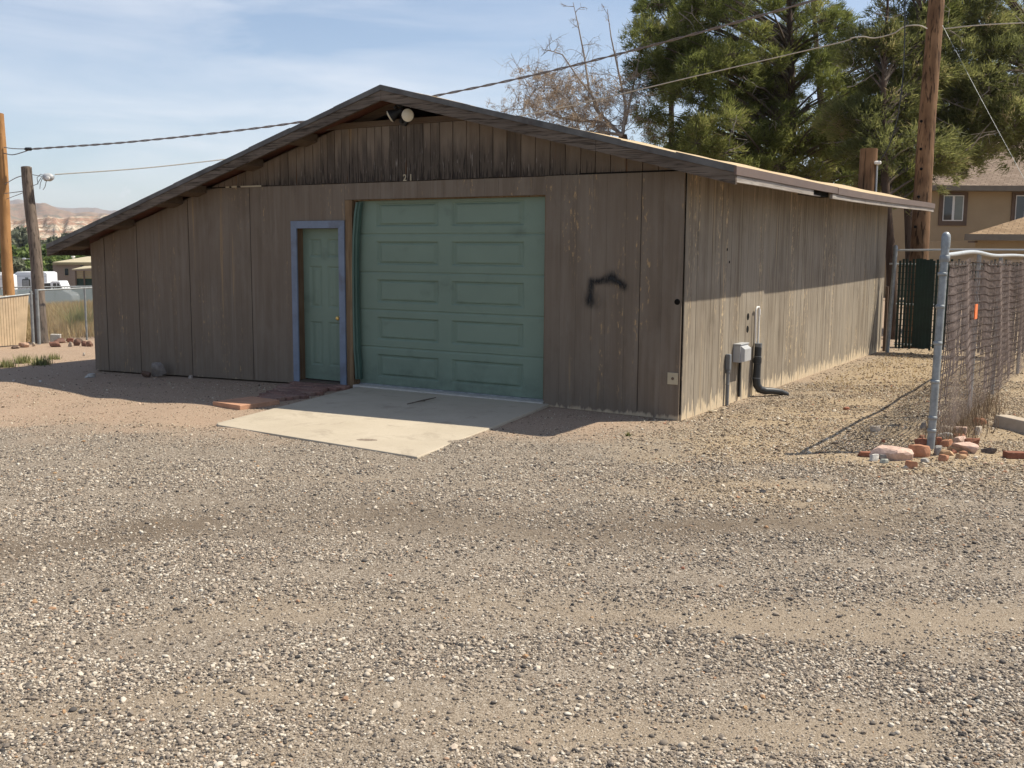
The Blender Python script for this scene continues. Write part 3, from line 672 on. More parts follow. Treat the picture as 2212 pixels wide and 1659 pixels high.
# side door with six panels
def panel_field(x, z, rects, depth, w):
    h = np.zeros_like(x)
    for (x0, x1, z0, z1) in rects:
        d = np.minimum(np.minimum(x-x0, x1-x)*.45, np.minimum(z-z0, z1-z))
        h += np.where(d > 0, -depth*np.clip(d/w, 0, 1)+depth*.8*np.clip((d-w*1.5)/(w*1.4), 0, 1), 0)
    return h
def field_door(name, x0, x1, z0, z1, y, res, hfun, m, parent):
    nx = int((x1-x0)/res)+1; nz = int((z1-z0)/res)+1; X, Z = np.meshgrid(np.linspace(x0, x1, nx), np.linspace(z0, z1, nz), indexing='ij')
    Hh = hfun(X-x0, Z-z0); V = np.stack([X, y-Hh, Z], -1).reshape(-1, 3)
    return mesh_np(name, V, grid_faces(nx, nz), m, parent, smooth=False)
DX0, DX1, DZ0, DZ1 = -5.66, -4.89, .035, 2.105
def dh(x, z):
    w = DX1-DX0; c1, c2 = (.11, w/2-.05), (w/2+.05, w-.11); R = []
    for a, b in (c1, c2): R += [(a, b, .20, .80), (a, b, 1.0, 1.56), (a, b, 1.69, 1.93)]
    return panel_field(x, z, R, .014, .014)
door = field_door('side_door', DX0, DX1, DZ0, DZ1, .105, .008, dh, M['garage_green'], barn)
mb = MB(); mb.box(DX0, DX1, .125, .15, DZ0, DZ1); mb.build('door_back', M['garage_green'], door)
mb = MB()
mb.prism([(-5.75, -.016, -.04), (-5.65, -.016, -.04), (-5.65, -.016, 2.105), (-5.75, -.016, 2.205)], (0, -.022, 0))
mb.prism([(-4.90, -.016, -.02), (-4.80, -.016, -.02), (-4.80, -.016, 2.205), (-4.90, -.016, 2.105)], (0, -.022, 0))
mb.prism([(-5.748, -.0165, 2.2055), (-5.649, -.0165, 2.1065), (-4.901, -.0165, 2.1065), (-4.802, -.0165, 2.2055)], (0, -.021, 0))
mb.build('door_trim', M['blue'], door)
mb = MB(); mb.box(-5.70, -5.662, -.012, .16, -.05, 2.12); mb.box(-4.888, -4.85, -.012, .16, -.05, 2.12); mb.box(-5.662, -4.888, -.010, .16, 2.107, 2.13); mb.build('door_jamb', M['jamb'], door)
mb = MB(); mb.box(-5.66, -4.89, -.03, .16, -.06, .022, .3); mb.build('door_sill', M['fascia'], door)
kx, kz = -5.005, .90
mb = MB(); mb.lathe((kx, .105, kz), (0, -1, 0), [(0, .032), (.006, .032), (.008, .012), (.035, .012), (.040, .026), (.055, .031), (.068, .026), (.074, .008)], 18); mb.build('door_knob', M['brass'], door, True)
q = py(738, 643, .09); mb = MB(); mb.prism([(q[0]-.015, .085, q[2]+.05), (q[0]+.03, .08, q[2]-.02), (q[0]+.022, .082, q[2]-.07), (q[0]-.012, .088, q[2]-.0)], (.001, -.002, 0)); mb.build('paper_scrap', M['paper'], door)

# garage door: five sections with two long panels each
GX0_, GX1_, GZ0_, GZ1_ = -4.66, -1.69, .048, 2.52
def gh(x, z):
    w = GX1_-GX0_; n = 5; sh = (GZ1_-GZ0_)/n; R = []
    for i in range(n):
        for a, b in ((.30, 1.30), (1.50, 2.56)): R.append((a, b, i*sh+.105, (i+1)*sh-.095))
    h = panel_field(x, z, R, .025, .013)
    for i in range(1, n):
        d = np.abs(z-i*sh); h -= .014*np.exp(-(d/.009)**2); h -= .002*np.exp(-((z-i*sh-.035)/.006)**2)
    return h+.004*np.sin(x*2.1)*np.sin(z*1.3)
gd = field_door('garage_door', GX0_, GX1_, GZ0_, GZ1_, .095, .0085, gh, M['garage_green'], barn)
mb = MB(); mb.box(GX0_, GX1_, .12, .15, GZ0_, GZ1_); mb.build('door_back', M['garage_green'], gd)
mb = MB(); mb.box(GX0_+.01, GX1_, .07, .12, .030, .046, .5); mb.build('bottom_seal', M['galv'], gd)
# bent green weather strip at the left edge
pts = [(-4.60, .02, 2.44), (-4.625, .012, 2.30), (-4.655, .008, 2.0), (-4.672, .01, 1.6), (-4.674, .012, 1.0), (-4.668, .014, .5), (-4.65, .016, .28), (-4.645, .02, .10)]
mb = MB()
for (x, y, z), (x2, y2, z2) in zip(pts[:-1], pts[1:]): mb.hexa([(x2-.005, y2-.012, z2), (x2+.046, y2-.004, z2), (x2+.046, y2+.05, z2), (x2-.005, y2+.05, z2), (x-.005, y-.012, z), (x+.046, y-.004, z), (x+.046, y+.05, z), (x-.005, y+.05, z)], .5)
for (x, y, z), (x2, y2, z2) in zip(pts[:-1], pts[1:]): mb.hexa([(x2-.012, y2-.032, z2), (x2+.018, y2-.032, z2), (x2+.018, y2-.012, z2), (x2-.012, y2-.012, z2), (x-.012, y-.032, z), (x+.018, y-.032, z), (x+.018, y-.012, z), (x-.012, y-.012, z)], .5)
mb.build('weather_strip', M['green_trim'], gd)
mb = MB(); mb.box(-4.80, -4.685, -.012, .16, -.03, 2.47, .2); mb.box(-4.683, -4.664, .055, .17, .0, 2.5, .9); mb.build('post', M['jamb'], gd)
mb = MB(); mb.box(-4.684, -1.735, .03, .17, 2.46, 2.474, .3); mb.box(-1.752, -1.738, -.012, .16, .05, 2.46, .8); mb.build('jamb_board', M['jamb'], gd)
mb = MB(); mb.box(-4.66, -1.735, -.06, .16, -.05, .028, .2); mb.build('threshold', M['cinder'], gd)

# sprayed scrawl on the right siding: soft-edged paint film
def spray():
    P = [py(1277, 650), py(1279, 632), py(1281, 608), py(1300, 607), py(1325, 600), py(1337, 608), py(1350, 618)]; rr = [.062, .038, .038, .034, .062, .038, .042]
    nx, nz = 90, 80; X, Z = np.meshgrid(np.linspace(-1.28, -.60, nx), np.linspace(1.14, 1.66, nz), indexing='ij'); a = np.zeros_like(X)
    for (p, q, r0, r1) in zip(P[:-1], P[1:], rr[:-1], rr[1:]):
        vx, vz = q[0]-p[0], q[2]-p[2]; tt = np.clip(((X-p[0])*vx+(Z-p[2])*vz)/(vx*vx+vz*vz), 0, 1)
        a = np.maximum(a, np.exp(-(((X-p[0]-tt*vx)**2+(Z-p[2]-tt*vz)**2)/(r0+(r1-r0)*tt)**2)**.95))
    a = np.maximum(a, .35*np.exp(-((X+1.10)**2+(Z-1.25)**2)/.012))
    a *= np.clip(np.minimum(np.minimum(X+1.28, -.60-X), np.minimum(Z-1.14, 1.66-Z))/.05, 0, 1)
    m, t, fin, b = mat('black spray paint', .6, .3); al = t.attr('film'); b.inputs['Base Color'].default_value = (.012, .012, .013, 1)
    n = t.noise(t.mapg(t.coord(), (40, 40, 12)), 1, 4, .7)
    t.t.links.new(t.math('MULTIPLY', al, t.mrange(n, .30, .56, .30, 1), clamp=True), b.inputs['Alpha'])
    mesh_np('spray_paint_mark', np.stack([X, np.full_like(X, -.0355), Z], -1).reshape(-1, 3), grid_faces(nx, nz)[:, ::-1], m, fwall, attrs={'film': a.ravel()})
spray()
q = py(1467, 652); mb = MB(); mb.lathe((q[0]-.01, -.030, q[2]), (0, -1, 0), [(0, .034), (.006, .032)], 14); mb.build('hole', M['dark'], fwall)

# fixtures fixed to the barn that lift off
q = py(869, 250, -.06)
fl = thing('floodlight', 'twin black floodlight with cream lenses under the barn roof peak', 'floodlight', (q[0], -.06, 3.46))
mb = MB(); mb.lathe((q[0]+.03, -.045, 3.42), (0, -1, 0), [(0, .055), (.04, .055), (.05, .03), (.09, .025)], 16); mb.box(q[0]-.01, q[0]+.06, -.10, -.04, 3.46, 3.53); mb.tube([(q[0]+.03, -.09, 3.5), (q[0]-.06, -.14, 3.6), (q[0]-.03, -.12, 3.62), (q[0]+.08, -.14, 3.58)], .02, 8)
mb.build('mount', M['lamp_black'], fl, True)
def bulb(c, d):
    d = np.array(d, float); d /= np.linalg.norm(d); h = MB(); h.lathe(np.array(c)-d*.16, d, [(0, .028), (.05, .034), (.075, .045), (.15, .078), (.16, .082)], 22); ho = h.build('lamp_head', M['lamp_black'], fl, True)
    l = MB(); l.lathe(c, d, [(.0, .078), (.012, .077), (.024, .055), (.030, .01)], 22); l.build('lens', M['lamp_glass'], ho, True)
qa = py(844, 251, -.22); qb = py(881, 249, -.22)
bulb(qa, (-.72, -.35, -.45)); bulb(qb, (.30, -.95, -.12))
mb = MB(); mb.tube([qb+np.array((.0, .06, .10)), qb+np.array((-.02, .02, .17)), qb+np.array((.03, .0, .26))], .006, 6); mb.build('lead_wire', M['wire_pale'], fl)
q = py(1456, 817); 
pl = thing('outlet_plate', 'square cream outlet plate low on the front siding by the corner', 'outlet', (q[0], -.034, q[2]))
mb = MB(); mb.box(q[0]-.062, q[0]+.062, -.042, -.031, q[2]-.066, q[2]+.066); mb.build('plate', M['cream'], pl, bevel=.003)
mb = MB(); mb.lathe((q[0], -.042, q[2]), (0, -1, 0), [(0, .017), (.004, .016), (.006, .009)], 12); mb.build('socket', M['trim'], pl)
def on_side(x, y): q = px(x, y, .012); return q[1], q[2]
y0, z1 = on_side(1584, 745); y1, z0 = on_side(1611, 778)
y1 = y0+.32; z1 = .70; z0 = .475
eb = thing('electrical_box', 'grey weatherproof electrical box on the side wall with conduit below', 'electrical box', (.0, y0, z0))
mb = MB(); mb.box(.011, .105, y0, y1-.02, z0, z1-.012); mb.build('box', M['box_grey'], eb, bevel=.006)
mb = MB(); mb.prism([(.106, y0+.015, z0+.005), (.15, y0+.04, z0+.012), (.15, y0+.04, z1-.06), (.106, y0+.015, z1-.02)], (0, .24, 0)); mb.box(.011, .112, y0-.006, y1-.012, z1-.011, z1+.004); mb.build('cover', M['box_grey'], eb, bevel=.004)
yc = px(1575, 765, .05)[1]
mb = MB(); mb.box(.012, .075, yc-.032, yc+.032, .40, .60); mb.build('junction_body', M['conduit'], eb, bevel=.012)
mb = MB(); mb.tube([(.043, yc, .42), (.043, yc, .30), (.043, yc, -.06)], .021, 12); mb.lathe((.043, yc, .36), (0, 0, 1), [(0, .024), (.005, .028), (.035, .028), (.04, .024)], 12); mb.lathe((.043, yc, .22), (0, 0, 1), [(0, .022), (.003, .025), (.012, .025), (.015, .022)], 12); mb.build('conduit', M['conduit'], eb, True)
mb = MB(); mb.bar((.03, y1-.09, z0+.0), (.03, y1-.09, .02), .045, .02, (1, 0, 0)); mb.build('cable_strip', M['lamp_black'], eb)
yp = px(1632, 842, .06)[1]
dp = thing('drain_pipe', 'black plastic drain pipe rising from gravel against the side wall', 'drain pipe', (.07, yp, 0))
bend = [(.075, yp, .63), (.075, yp-.01, .42), (.078, yp-.03, .20), (.085, yp-.03, .12), (.115, yp-.005, .062), (.17, yp+.05, .040), (.235, yp+.14, .034), (.31, yp+.25, .014), (.37, yp+.34, -.03)]
mb = MB(); mb.tube(bend, [.046, .046, .050, .052, .052, .048, .044, .042, .042], 16)
mb.lathe((.075, yp-.012, .40), (0, .05, 1), [(0, .046), (.002, .053), (.07, .053), (.072, .047)], 16); mb.build('pipe', M['black_plastic'], dp, True)
mb = MB(); mb.lathe((.075, yp-.028, .205), (0, .05, 1), [(0, .054), (.010, .054)], 16); mb.build('joint_ring', M['conduit'], dp); mb = MB(); mb.lathe((.075, yp-.01, .485), (0, .05, 1), [(0, .050), (.008, .050)], 16); mb.build('joint_ring', M['conduit'], dp)
mb = MB(); mb.tube([(.075, yp, .60), (.075, yp, .66)], [.046, .050], 16); mb.build('collar', M['conduit'], dp, True)
pv = thing('water_pipe', 'thin white pipe bent over at the top above the black drain', 'pipe', (.06, yp+.02, .1))
zt0 = px(1636, 664, .06)[2]
mb = MB(); mb.tube([(.055, yp+.045, .02), (.055, yp+.045, .6), (.055, yp+.045, zt0-.03), (.055, yp+.03, zt0), (.05, yp-.02, zt0+.002), (.045, yp-.055, zt0-.025), (.045, yp-.062, zt0-.06), (.05, yp-.05, .66)], [.014]*5+[.011, .010, .009], 10); mb.build('pipe', M['pvc'], pv, True)
mb = MB(); mb.lathe((.055, yp+.045, zt0-.10), (0, 0, 1), [(0, .019), (.07, .019)], 10); mb.build('coupling', M['pvc'], pv, True)
# ================================================================ BRICKS AND STEPPING SLAB BY THE SIDE DOOR
def brick(x, y, z, L, w, h, rz, col, tilt=(0, 0), name='brick_paver'):
    m_ = MB(); m_.box(-L/2, L/2, -w/2, w/2, -h/2, h/2); o = m_.build(name, M['brick'], bevel=.006)
    o.location = (float(x), float(y), float(z)); o.rotation_euler = (tilt[0], tilt[1], rz); o.color = (*col, 1); return o
ang = R_(2); ub = np.array([math.cos(ang), math.sin(ang)]); vb = np.array([-ub[1], ub[0]])
rows = [(-.10, -5.72, -4.62), (-.21, -5.74, -4.6), (-.32, -5.70, -4.6), (-.43, -5.72, -4.62), (-.54, -5.55, -4.62), (-.65, -5.45, -4.60), (-.76, -5.40, -4.58), (-.87, -5.33, -4.56), (-.98, -5.3, -4.55), (-1.09, -5.24, -4.52), (-1.20, -5.2, -4.52), (-1.31, -5.1, -4.55), (-1.42, -5.02, -4.62), (-1.53, -4.95, -4.55)]
for i, (y, xa, xb) in enumerate(rows):
    x = xa+(0.1 if i % 2 else 0)
    while x+.19 < xb:
        c = random.choice([(.22, .125, .098), (.25, .145, .115), (.185, .11, .092), (.24, .155, .125)]); xx = x+.1+random.uniform(-.005, .005)
        o = brick(xx, y+random.uniform(-.004, .004), float(zg(xx, y))+.018+random.uniform(-.004, .005), .197, .098, .06, random.gauss(0, .018), c, (random.gauss(0, .012), random.gauss(0, .012)))
        tag(o, 'dull red brick laid flat in the small path before the green side door', 'brick', 'bricks of the path before the side door')
        x += .203
qc = (gz(447, 873)+gz(569, 861))/2
o = brick(-4.72, -1.93, float(zg(-4.72, -1.93))+.026, .55, .56, .06, R_(-9), (.44, .245, .155), (R_(.6), R_(-.8)), 'stepping_slab')
tag(o, 'large square terracotta slab lying in sun beside the concrete apron', 'paving slab')

a = gz(880, 880); b = gz(942, 866); mb = MB(); mb.tube([a+np.array((0, 0, .04)), (a+b)/2+np.array((.01, .02, .045)), b+np.array((0, 0, .042))], [.006, .010, .004], 6); mb.tube([(a*2+b)/3+np.array((0, 0, .042)), (a*2+b)/3+np.array((.05, .09, .045))], .005, 5)
tag(mb.build('stick', M['fascia'], None, True, loc=a), 'thin dark stick lying on the shaded part of the concrete apron', 'stick')
# ================================================================ ROCKS
def rock(pos, size, col, label, cat='rock', seed=0, rz=None, flat=.0, name='rock', group=None, cuts=15, sink=.25):
    r = np.random.default_rng(seed+100); bm = bmesh.new(); bmesh.ops.create_icosphere(bm, subdivisions=3, radius=1.)
    V = np.array([v.co[:] for v in bm.verts])
    for k in range(cuts):
        n = r.normal(size=3); n[2] *= .55; n /= np.linalg.norm(n); d = r.uniform(.46, .80); e = V@n-d; V = V-np.clip(e, 0, None)[:, None]*n
    if flat: V[:, 2] = np.clip(V[:, 2], -flat, flat)
    V += .02*np.sin(V[:, [1, 2, 0]]*7+r.uniform(0, 6, 3))
    mx = np.abs(V).max(0); V = V/mx*np.array(size)/2
    me = bpy.data.meshes.new(name); bm.to_mesh(me); bm.free(); me.vertices.foreach_set('co', V.astype(np.float32).ravel()); me.materials.append(M['stone']); me.update()
    o = bpy.data.objects.new(name, me); COL.objects.link(o)
    o.location = (float(pos[0]), float(pos[1]), float(pos[2]+size[2]*(.5-sink))); o.rotation_euler = (r.normal(0, .08), r.normal(0, .08), r.uniform(0, 6.28) if rz is None else rz); o.color = (*col, 1)
    return tag(o, label, cat, group)
PINK = (.52, .37, .30); CREAM = (.53, .45, .36); ORANGE = (.40, .20, .12); RED = (.29, .125, .08); BROWN = (.22, .095, .06); GREY = (.25, .235, .22); WHITE = (.55, .53, .49); TAN = (.45, .29, .17)
RZ = math.atan2(RT[1], RT[0])
pile = [  # zoomed pixel x, bottom y, width, height, colour, label
    (450, 1470, 440, 130, PINK, 'large flat pale pink sandstone left of the grey fence post'),
    (700, 1435, 240, 130, ORANGE, 'broad orange red rock touching the left foot of the fence post'),
    (745, 1335, 120, 100, RED, 'small dark red rock wedged behind the left of the fence post'),
    (742, 1262, 100, 60, BROWN, 'brown rock on top of the heap just left of the fence post'),
    (930, 1320, 70, 100, RED, 'upright thin red rock just right of the fence post'),
    (1020, 1330, 150, 80, ORANGE, 'orange rock at the middle of the heap right of the post'),
    (1165, 1310, 200, 95, PINK, 'pale pink rock lying across the middle of the heap'),
    (1300, 1325, 170, 90, BROWN, 'long red brown rock at the right end of the heap'),
    (1260, 1390, 290, 105, PINK, 'long flat pink slab sloping along the front right of the heap'),
    (1010, 1260, 150, 85, WHITE, 'pale grey white rock near the top of the heap by the mesh'),
    (1030, 1185, 150, 80, CREAM, 'cream pink rock at the back of the heap beside the fence mesh'),
    (1175, 1200, 190, 90, PINK, 'rounded pink rock at the back right of the heap'),
    (1150, 1245, 140, 60, RED, 'dark red rock between two pink rocks of the heap'),
    (1115, 1370, 150, 55, TAN, 'flat tan chip at the front of the rock heap'),
    (1010, 1420, 140, 60, TAN, 'thin tan orange chip right of the post foot'),
    (990, 1480, 95, 65, ORANGE, 'small round orange stone in front of the rock heap'),
    (1090, 1400, 75, 45, RED, 'tiny bright red stone in front of the long pink slab'),
    (1205, 1420, 95, 45, ORANGE, 'small orange red chip under the long pink slab'),
    (1165, 1455, 115, 50, TAN, 'squarish tan chip lying apart in front of the heap'),
    (622, 1560, 130, 85, ORANGE, 'orange stone lying alone in front of the large pale pink rock'),
    (920, 1415, 95, 100, GREY, 'leaning grey rock at the right foot of the fence post'),
    (230, 1480, 120, 75, WHITE, 'white grey stone at the left tip of the large pale pink rock'),
    (320, 1465, 85, 55, GREY, 'small grey stone under the edge of the large pale pink rock'),
    (345, 1505, 110, 45, (.36, .37, .32), 'greenish grey flat stone in front of the large pale pink rock'),
    (150, 1435, 150, 55, RED, 'flat red brown shard at the far left of the heap'),
    (245, 1160, 100, 60, CREAM, 'single cream stone on open gravel left of the fence post'),
    (1380, 1090, 150, 80, ORANGE, 'brick red rock beside the end of the concrete kerb block'),
    (1350, 1195, 100, 90, CREAM, 'rounded cream stone between the heap and the kerb block'),
    (1490, 1400, 160, 60, (.12, .10, .09), 'dark grey broken stone right of the long pink slab'),
    (790, 1500, 110, 50, (.34, .32, .29), 'low grey stone between the post foot and the orange stone'),
    (915, 1000, 70, 65, WHITE, 'white angular stone behind the fence post at the mesh foot'),
    (765, 1130, 70, 70, GREY, 'small grey stone behind the left of the fence post'),
    (330, 120+1160, 40, 25, RED, 'tiny red stone on the gravel far left of the heap'),
]
for i, (zx, zy, w, h, c, lab) in enumerate(pile):
    vx, vy = (zx/3.686+2500)/1.35624, (zy/3.686+950)/1.35624; p = gz(vx, vy); D = (p-CAM)@FW; k = D/FPX/3.686/1.35624
    ww, hh = w*k, h*k; dep = ww*.62; p = p+np.array([FW[0], FW[1], 0])*dep*.42
    rock(p, (ww*1.2, dep*1.15, max(hh*1.25, .035)), c, lab, 'rock', i, RZ+random.gauss(0, .2), .55, group='rocks heaped round the fence post', sink=.2)
p = gz((1735/3.686+2500)/1.35624, (1455/3.686+950)/1.35624); o = brick(p[0], p[1]+.05, p[2]+.03, .19, .09, .06, RZ+.05, BROWN, (0, .03), 'brick'); tag(o, 'single dark red brick lying on gravel at the right edge', 'brick')
# rocks at the foot of the front wall and left rubble
def vrock(vx, vy, wpx, hpx, col, label, seed, **k):
    p = gz(vx, vy); D = (p-CAM)@FW; s = D/FPX; dep = wpx*s*.7; p = p+np.array([FW[0], FW[1], 0])*dep*.4
    return rock(p, (wpx*s, dep, hpx*s), col, label, 'rock', seed, RZ+random.gauss(0, .2), **k)
vrock(339, 816, 38, 36, (.20, .175, .155), 'grey rock with pale spots leaning at the foot of the front siding', 51, sink=.1)
vrock(313, 816, 22, 20, (.12, .075, .055), 'small dark brown rock beside the pale spotted rock at the siding', 52, sink=.1)
vrock(193, 816, 27, 12, (.42, .40, .37), 'flat whitish stone in the shade at the left barn corner', 53)
vrock(411, 818, 11, 10, (.40, .34, .29), 'small tan stone at the foot of the siding right of the grey rock', 54)
vrock(29, 824, 8, 5, (.5, .45, .4), 'tiny pale stone on sunlit dirt at the left edge', 55)
vrock(86, 826, 7, 6, (.5, .48, .45), 'tiny white stone at the edge of the barn shade', 56)
vrock(1829, 886, 16, 9, RED, 'small red brown stone beside the rail shadow on gravel', 57)
vrock(1541, 893, 22, 12, (.5, .42, .3), 'cream stone at the foot of the side wall near the corner', 58)
vrock(1563, 889, 14, 9, (.45, .38, .28), 'small tan stone at the foot of the side wall below the conduit', 59)
vrock(1650, 1065, 18, 10, (.09, .085, .085), 'dark grey stone alone on the open gravel right of centre', 60)
vrock(1748, 1085, 14, 9, (.55, .5, .42), 'cream stone alone on the open gravel', 62)
vrock(1475, 1230, 11, 8, RED, 'small red stone in the driveway gravel', 63)
vrock(843, 1246, 9, 7, ORANGE, 'small orange stone in the driveway gravel left of centre', 64)
# left rubble at the chain link fence (zoom pixel, 4.147x, offset 0,700)
def zl(x, y): return x/4.147/1.35624, (y/4.147+700)/1.35624
for i, (zx, zy, w, h, c, lab) in enumerate([
    (650, 1315, 150, 55, (.22, .115, .085), 'long dull red brick piece at the front of the left rubble'),
    (720, 1265, 150, 50, (.24, .14, .11), 'red brown brick piece behind the white block'),
    (840, 1258, 95, 38, (.20, .085, .06), 'dark red brick on top of the left rubble row'),
    (850, 1310, 60, 45, (.45, .38, .31), 'pale stone in the middle of the left rubble'),
    (925, 1300, 100, 60, (.20, .12, .09), 'dark brown chunk right of the pale stone in the rubble'),
    (960, 1262, 85, 45, (.36, .29, .23), 'tan stone at the back of the left rubble'),
    (1010, 1305, 80, 50, (.22, .12, .09), 'brown brick chunk by the fence foot'),
    (1080, 1310, 85, 55, (.26, .16, .12), 'squarish brown chunk nearest the barn in the rubble'),
    (275, 1320, 120, 45, (.50, .33, .24), 'pink slab at the foot of the tan slat fence'),
    (405, 1305, 45, 35, (.52, .45, .37), 'cream stone at the foot of the end fence post'),
    (165, 1335, 110, 30, (.14, .10, .08), 'dark flat stone under the tan slat fence'),
    (1020, 1420, 35, 30, (.55, .5, .44), 'small white stone on bare dirt near the barn corner')]):
    x, y = zl(zx, zy); vrock(x, y, w/4.147/1.356, 1.55*h/4.147/1.356, tuple(q*.8 for q in c), lab, 70+i, group='rubble along the left fence', flat=.75, sink=.15)
x, y = zl(625, 1258); p = gz(x, y); mb = MB(); sz = .2
mb.box(-.10, .10, -.1, .1, 0, .19); o = mb.build('cinder_block', M['cinder'], bevel=.01); o.location = (float(p[0]), float(p[1])+.1, float(p[2])-.02); o.rotation_euler = (0, .05, RZ+.3); tag(o, 'white concrete block standing in the left rubble beside the old pole', 'concrete block')
# concrete kerb block at the right edge
a = gz(2141, 921); mb = MB(); kx0, ky0 = a[0]+.02, a[1]
kd = gz(2212, 938)-a; kd[2] = 0; kd /= np.linalg.norm(kd); kn = np.array([-kd[1], kd[0], 0]); A0 = np.array([a[0], a[1], a[2]])
sec = [(0, -.03), (.04, .125), (.20, .125), (.24, -.03)]
mb.prism([A0+kn*u_+np.array((0, 0, z)) for u_, z in sec], kd*1.8, .5)
o = mb.build('kerb_block', M['kerb'], bevel=.012); tag(o, 'tan concrete parking kerb block lying at the right edge', 'kerb block')
# ================================================================ FENCES ON THE RIGHT
FX, FY = 2.69, -.43
def post(mb, x, y, h, r, lean=(0, 0), z0=-.1):
    mb.tube([(x, y, z0), (x+lean[0], y+lean[1], h)], r, 14)
rf = thing('chain_link_fence', 'chain link fence with brown woven slats behind the near grey post', 'fence', (FX, FY, 0))
mb = MB(); post(mb, FX, FY, 1.93, .036, (.01, .1)); 
for z in (.16, .28, .62, .98, 1.32, 1.62): mb.lathe((FX+.0008*z, FY+.048*z, z), (0, .05, 1), [(0, .038), (.004, .042), (.028, .042), (.032, .038)], 14)
mb.lathe((FX+.01, FY+.095, 1.75), (0, .05, 1), [(0, .039), (.01, .046), (.05, .046), (.06, .039)], 14)
pa = mb.build('end_post', M['galv'], rf, True)
mb = MB(); mb.lathe((FX+.01, FY+.1, 1.88), (0, .05, 1), [(0, .041), (.09, .041), (.12, .036), (.14, .02), (.145, .004)], 14); mb.build('post_cap', M['galv'], pa, True)
for y, h in ((2.3, 1.82), (4.32, 1.78), (7.4, 1.8)):
    mb = MB(); post(mb, FX-.04, y, h, .024); mb.build('line_post', M['galv'], rf, True)
ys = np.linspace(FY+.1, 9.8, 40)
rz_ = lambda y: 1.80+.055*math.exp(-((y-1.5)/1.3)**2)-.01*math.sin(y*.9)
mb = MB(); mb.tube([(FX-.005+.012*math.sin(y*.7), y, rz_(y)) for y in ys], .021, 10); mb.build('top_rail', M['galv_white'], rf, True)
def fx_(y, z): return FX+.03+.028*math.sin(y*1.9+z*1.1)*(1-abs(z-1.)*.6)+.013*math.sin(y*5+z*2.3)
mb = MB(); H0 = 1.74                                   # diamond wire
for k in np.arange(FY-1.8, 9.8, .075):
    for sg in (1, -1):
        pts = []
        for z in np.linspace(.02, H0, 12):
            y = k+(z if sg > 0 else H0-z)
            if FY+.06 < y < 9.75: pts.append((fx_(y, z), y, z+rz_(y)-1.80))
        if len(pts) > 1: mb.tube(pts, .0013, 3, False, .5)
mb.build('wire_mesh', M['slat_brown'], rf)
mb = MB(); y = FY+.10
def slat_low(y): return .40+.25*math.sin(y*.8+1)+.15*math.sin(y*3.1)
while y < 9.7:                                         # upright slats, sagging and unevenly broken off
    z0 = max(.12, slat_low(y)+random.uniform(-.25, .3)); z1 = 1.66+random.uniform(-.05, .05)+rz_(y)-1.8
    if .9 < y < 1.9: z1 += random.uniform(-.25, .02)
    zs = np.linspace(z0, z1, 9); w = .013
    for a, b in zip(zs[:-1], zs[1:]):
        ya = y+.012*math.sin(a*9+y*3); yb = y+.012*math.sin(b*9+y*3)
        mb.hexa([(fx_(y, a)-.004, ya, a), (fx_(y, a)+.004, ya, a), (fx_(y, a)+.004, ya+w, a), (fx_(y, a)-.004, ya+w, a), (fx_(y, b)-.004, yb, b), (fx_(y, b)+.004, yb, b), (fx_(y, b)+.004, yb+w, b), (fx_(y, b)-.004, yb+w, b)], .5)
    y += random.uniform(.055, .085)
mb.build('upright_slats', M['slat_brown'], rf); mb = MB()
for z in np.arange(.10, 1.74, .088):                   # horizontal weave
    segs = [[]]
    for y in np.arange(FY+.09, 9.7, .05):
        if z < slat_low(y)-.22: 
            if segs[-1]: segs.append([])
            continue
        segs[-1].append((fx_(y, z)+.006, y, z+.009*math.sin(y*2.6+z*2)+.005*math.sin(y*7+z*3)+rz_(y)-1.8))
    for s in segs:
        if len(s) > 2: mb.tube(s, .0048, 4, False, .3)
mb.build('woven_strips', M['weave_brown'], rf)
q = gz(2120, 850); mb = MB(); q = np.array([FX+.05, 1.65, 1.22]); mb.box(q[0]-.004, q[0]+.006, q[1]-.12, q[1]+.06, q[2]-.10, q[2]+.06); mb.build('marker_tag', M['orange_tag'], rf)

gy_ = 9.78
gt = thing('slatted_gate', 'chain link gate with dark green slats beyond the barn side', 'gate', (1.5, gy_, 0))
mb = MB(); post(mb, .18, gy_-.05, 1.95, .038, (.06, -.02)); mb.lathe((.235, gy_-.07, 1.90), (0, 0, 1), [(0, .042), (.05, .042), (.08, .02)], 12); mb.build('gate_post', M['galv'], gt, True)
mb = MB(); post(mb, .09, gy_+.1, 1.2, .03); mb.build('side_post', M['trim'], gt, True)
mb = MB(); mb.tube([(.24, gy_, 1.885), (1.3, gy_, 1.90), (2.62, gy_, 1.90)], .02, 10); mb.build('top_pipe', M['galv_white'], gt, True)
mb = MB()
for z in (1.63, .88, .12): mb.tube([(.12 if z > 1 else .28, gy_+.035, z), (2.66, gy_+.035, z)], .017, 8)
mb.build('gate_rail', M['galv_white'], gt, True)
mb = MB(); x = .30
while x < 2.62:
    w = .050; solid = .55 < x < .86
    top = 1.70+random.uniform(-.02, .04); mb.box(x, x+(w+.009 if solid else w-.008), gy_-.006, gy_+.006, .05+random.uniform(-.02, .03), top)
    x += .060
mb.build('slat', M['slat_green'], gt)
mb = MB()
for z in np.arange(.15, 1.6, .11): mb.bar((.28, gy_+.014, z), (2.62, gy_+.014, z), .006, .012)
mb.build('weave_wire', M['slat_green'], gt)

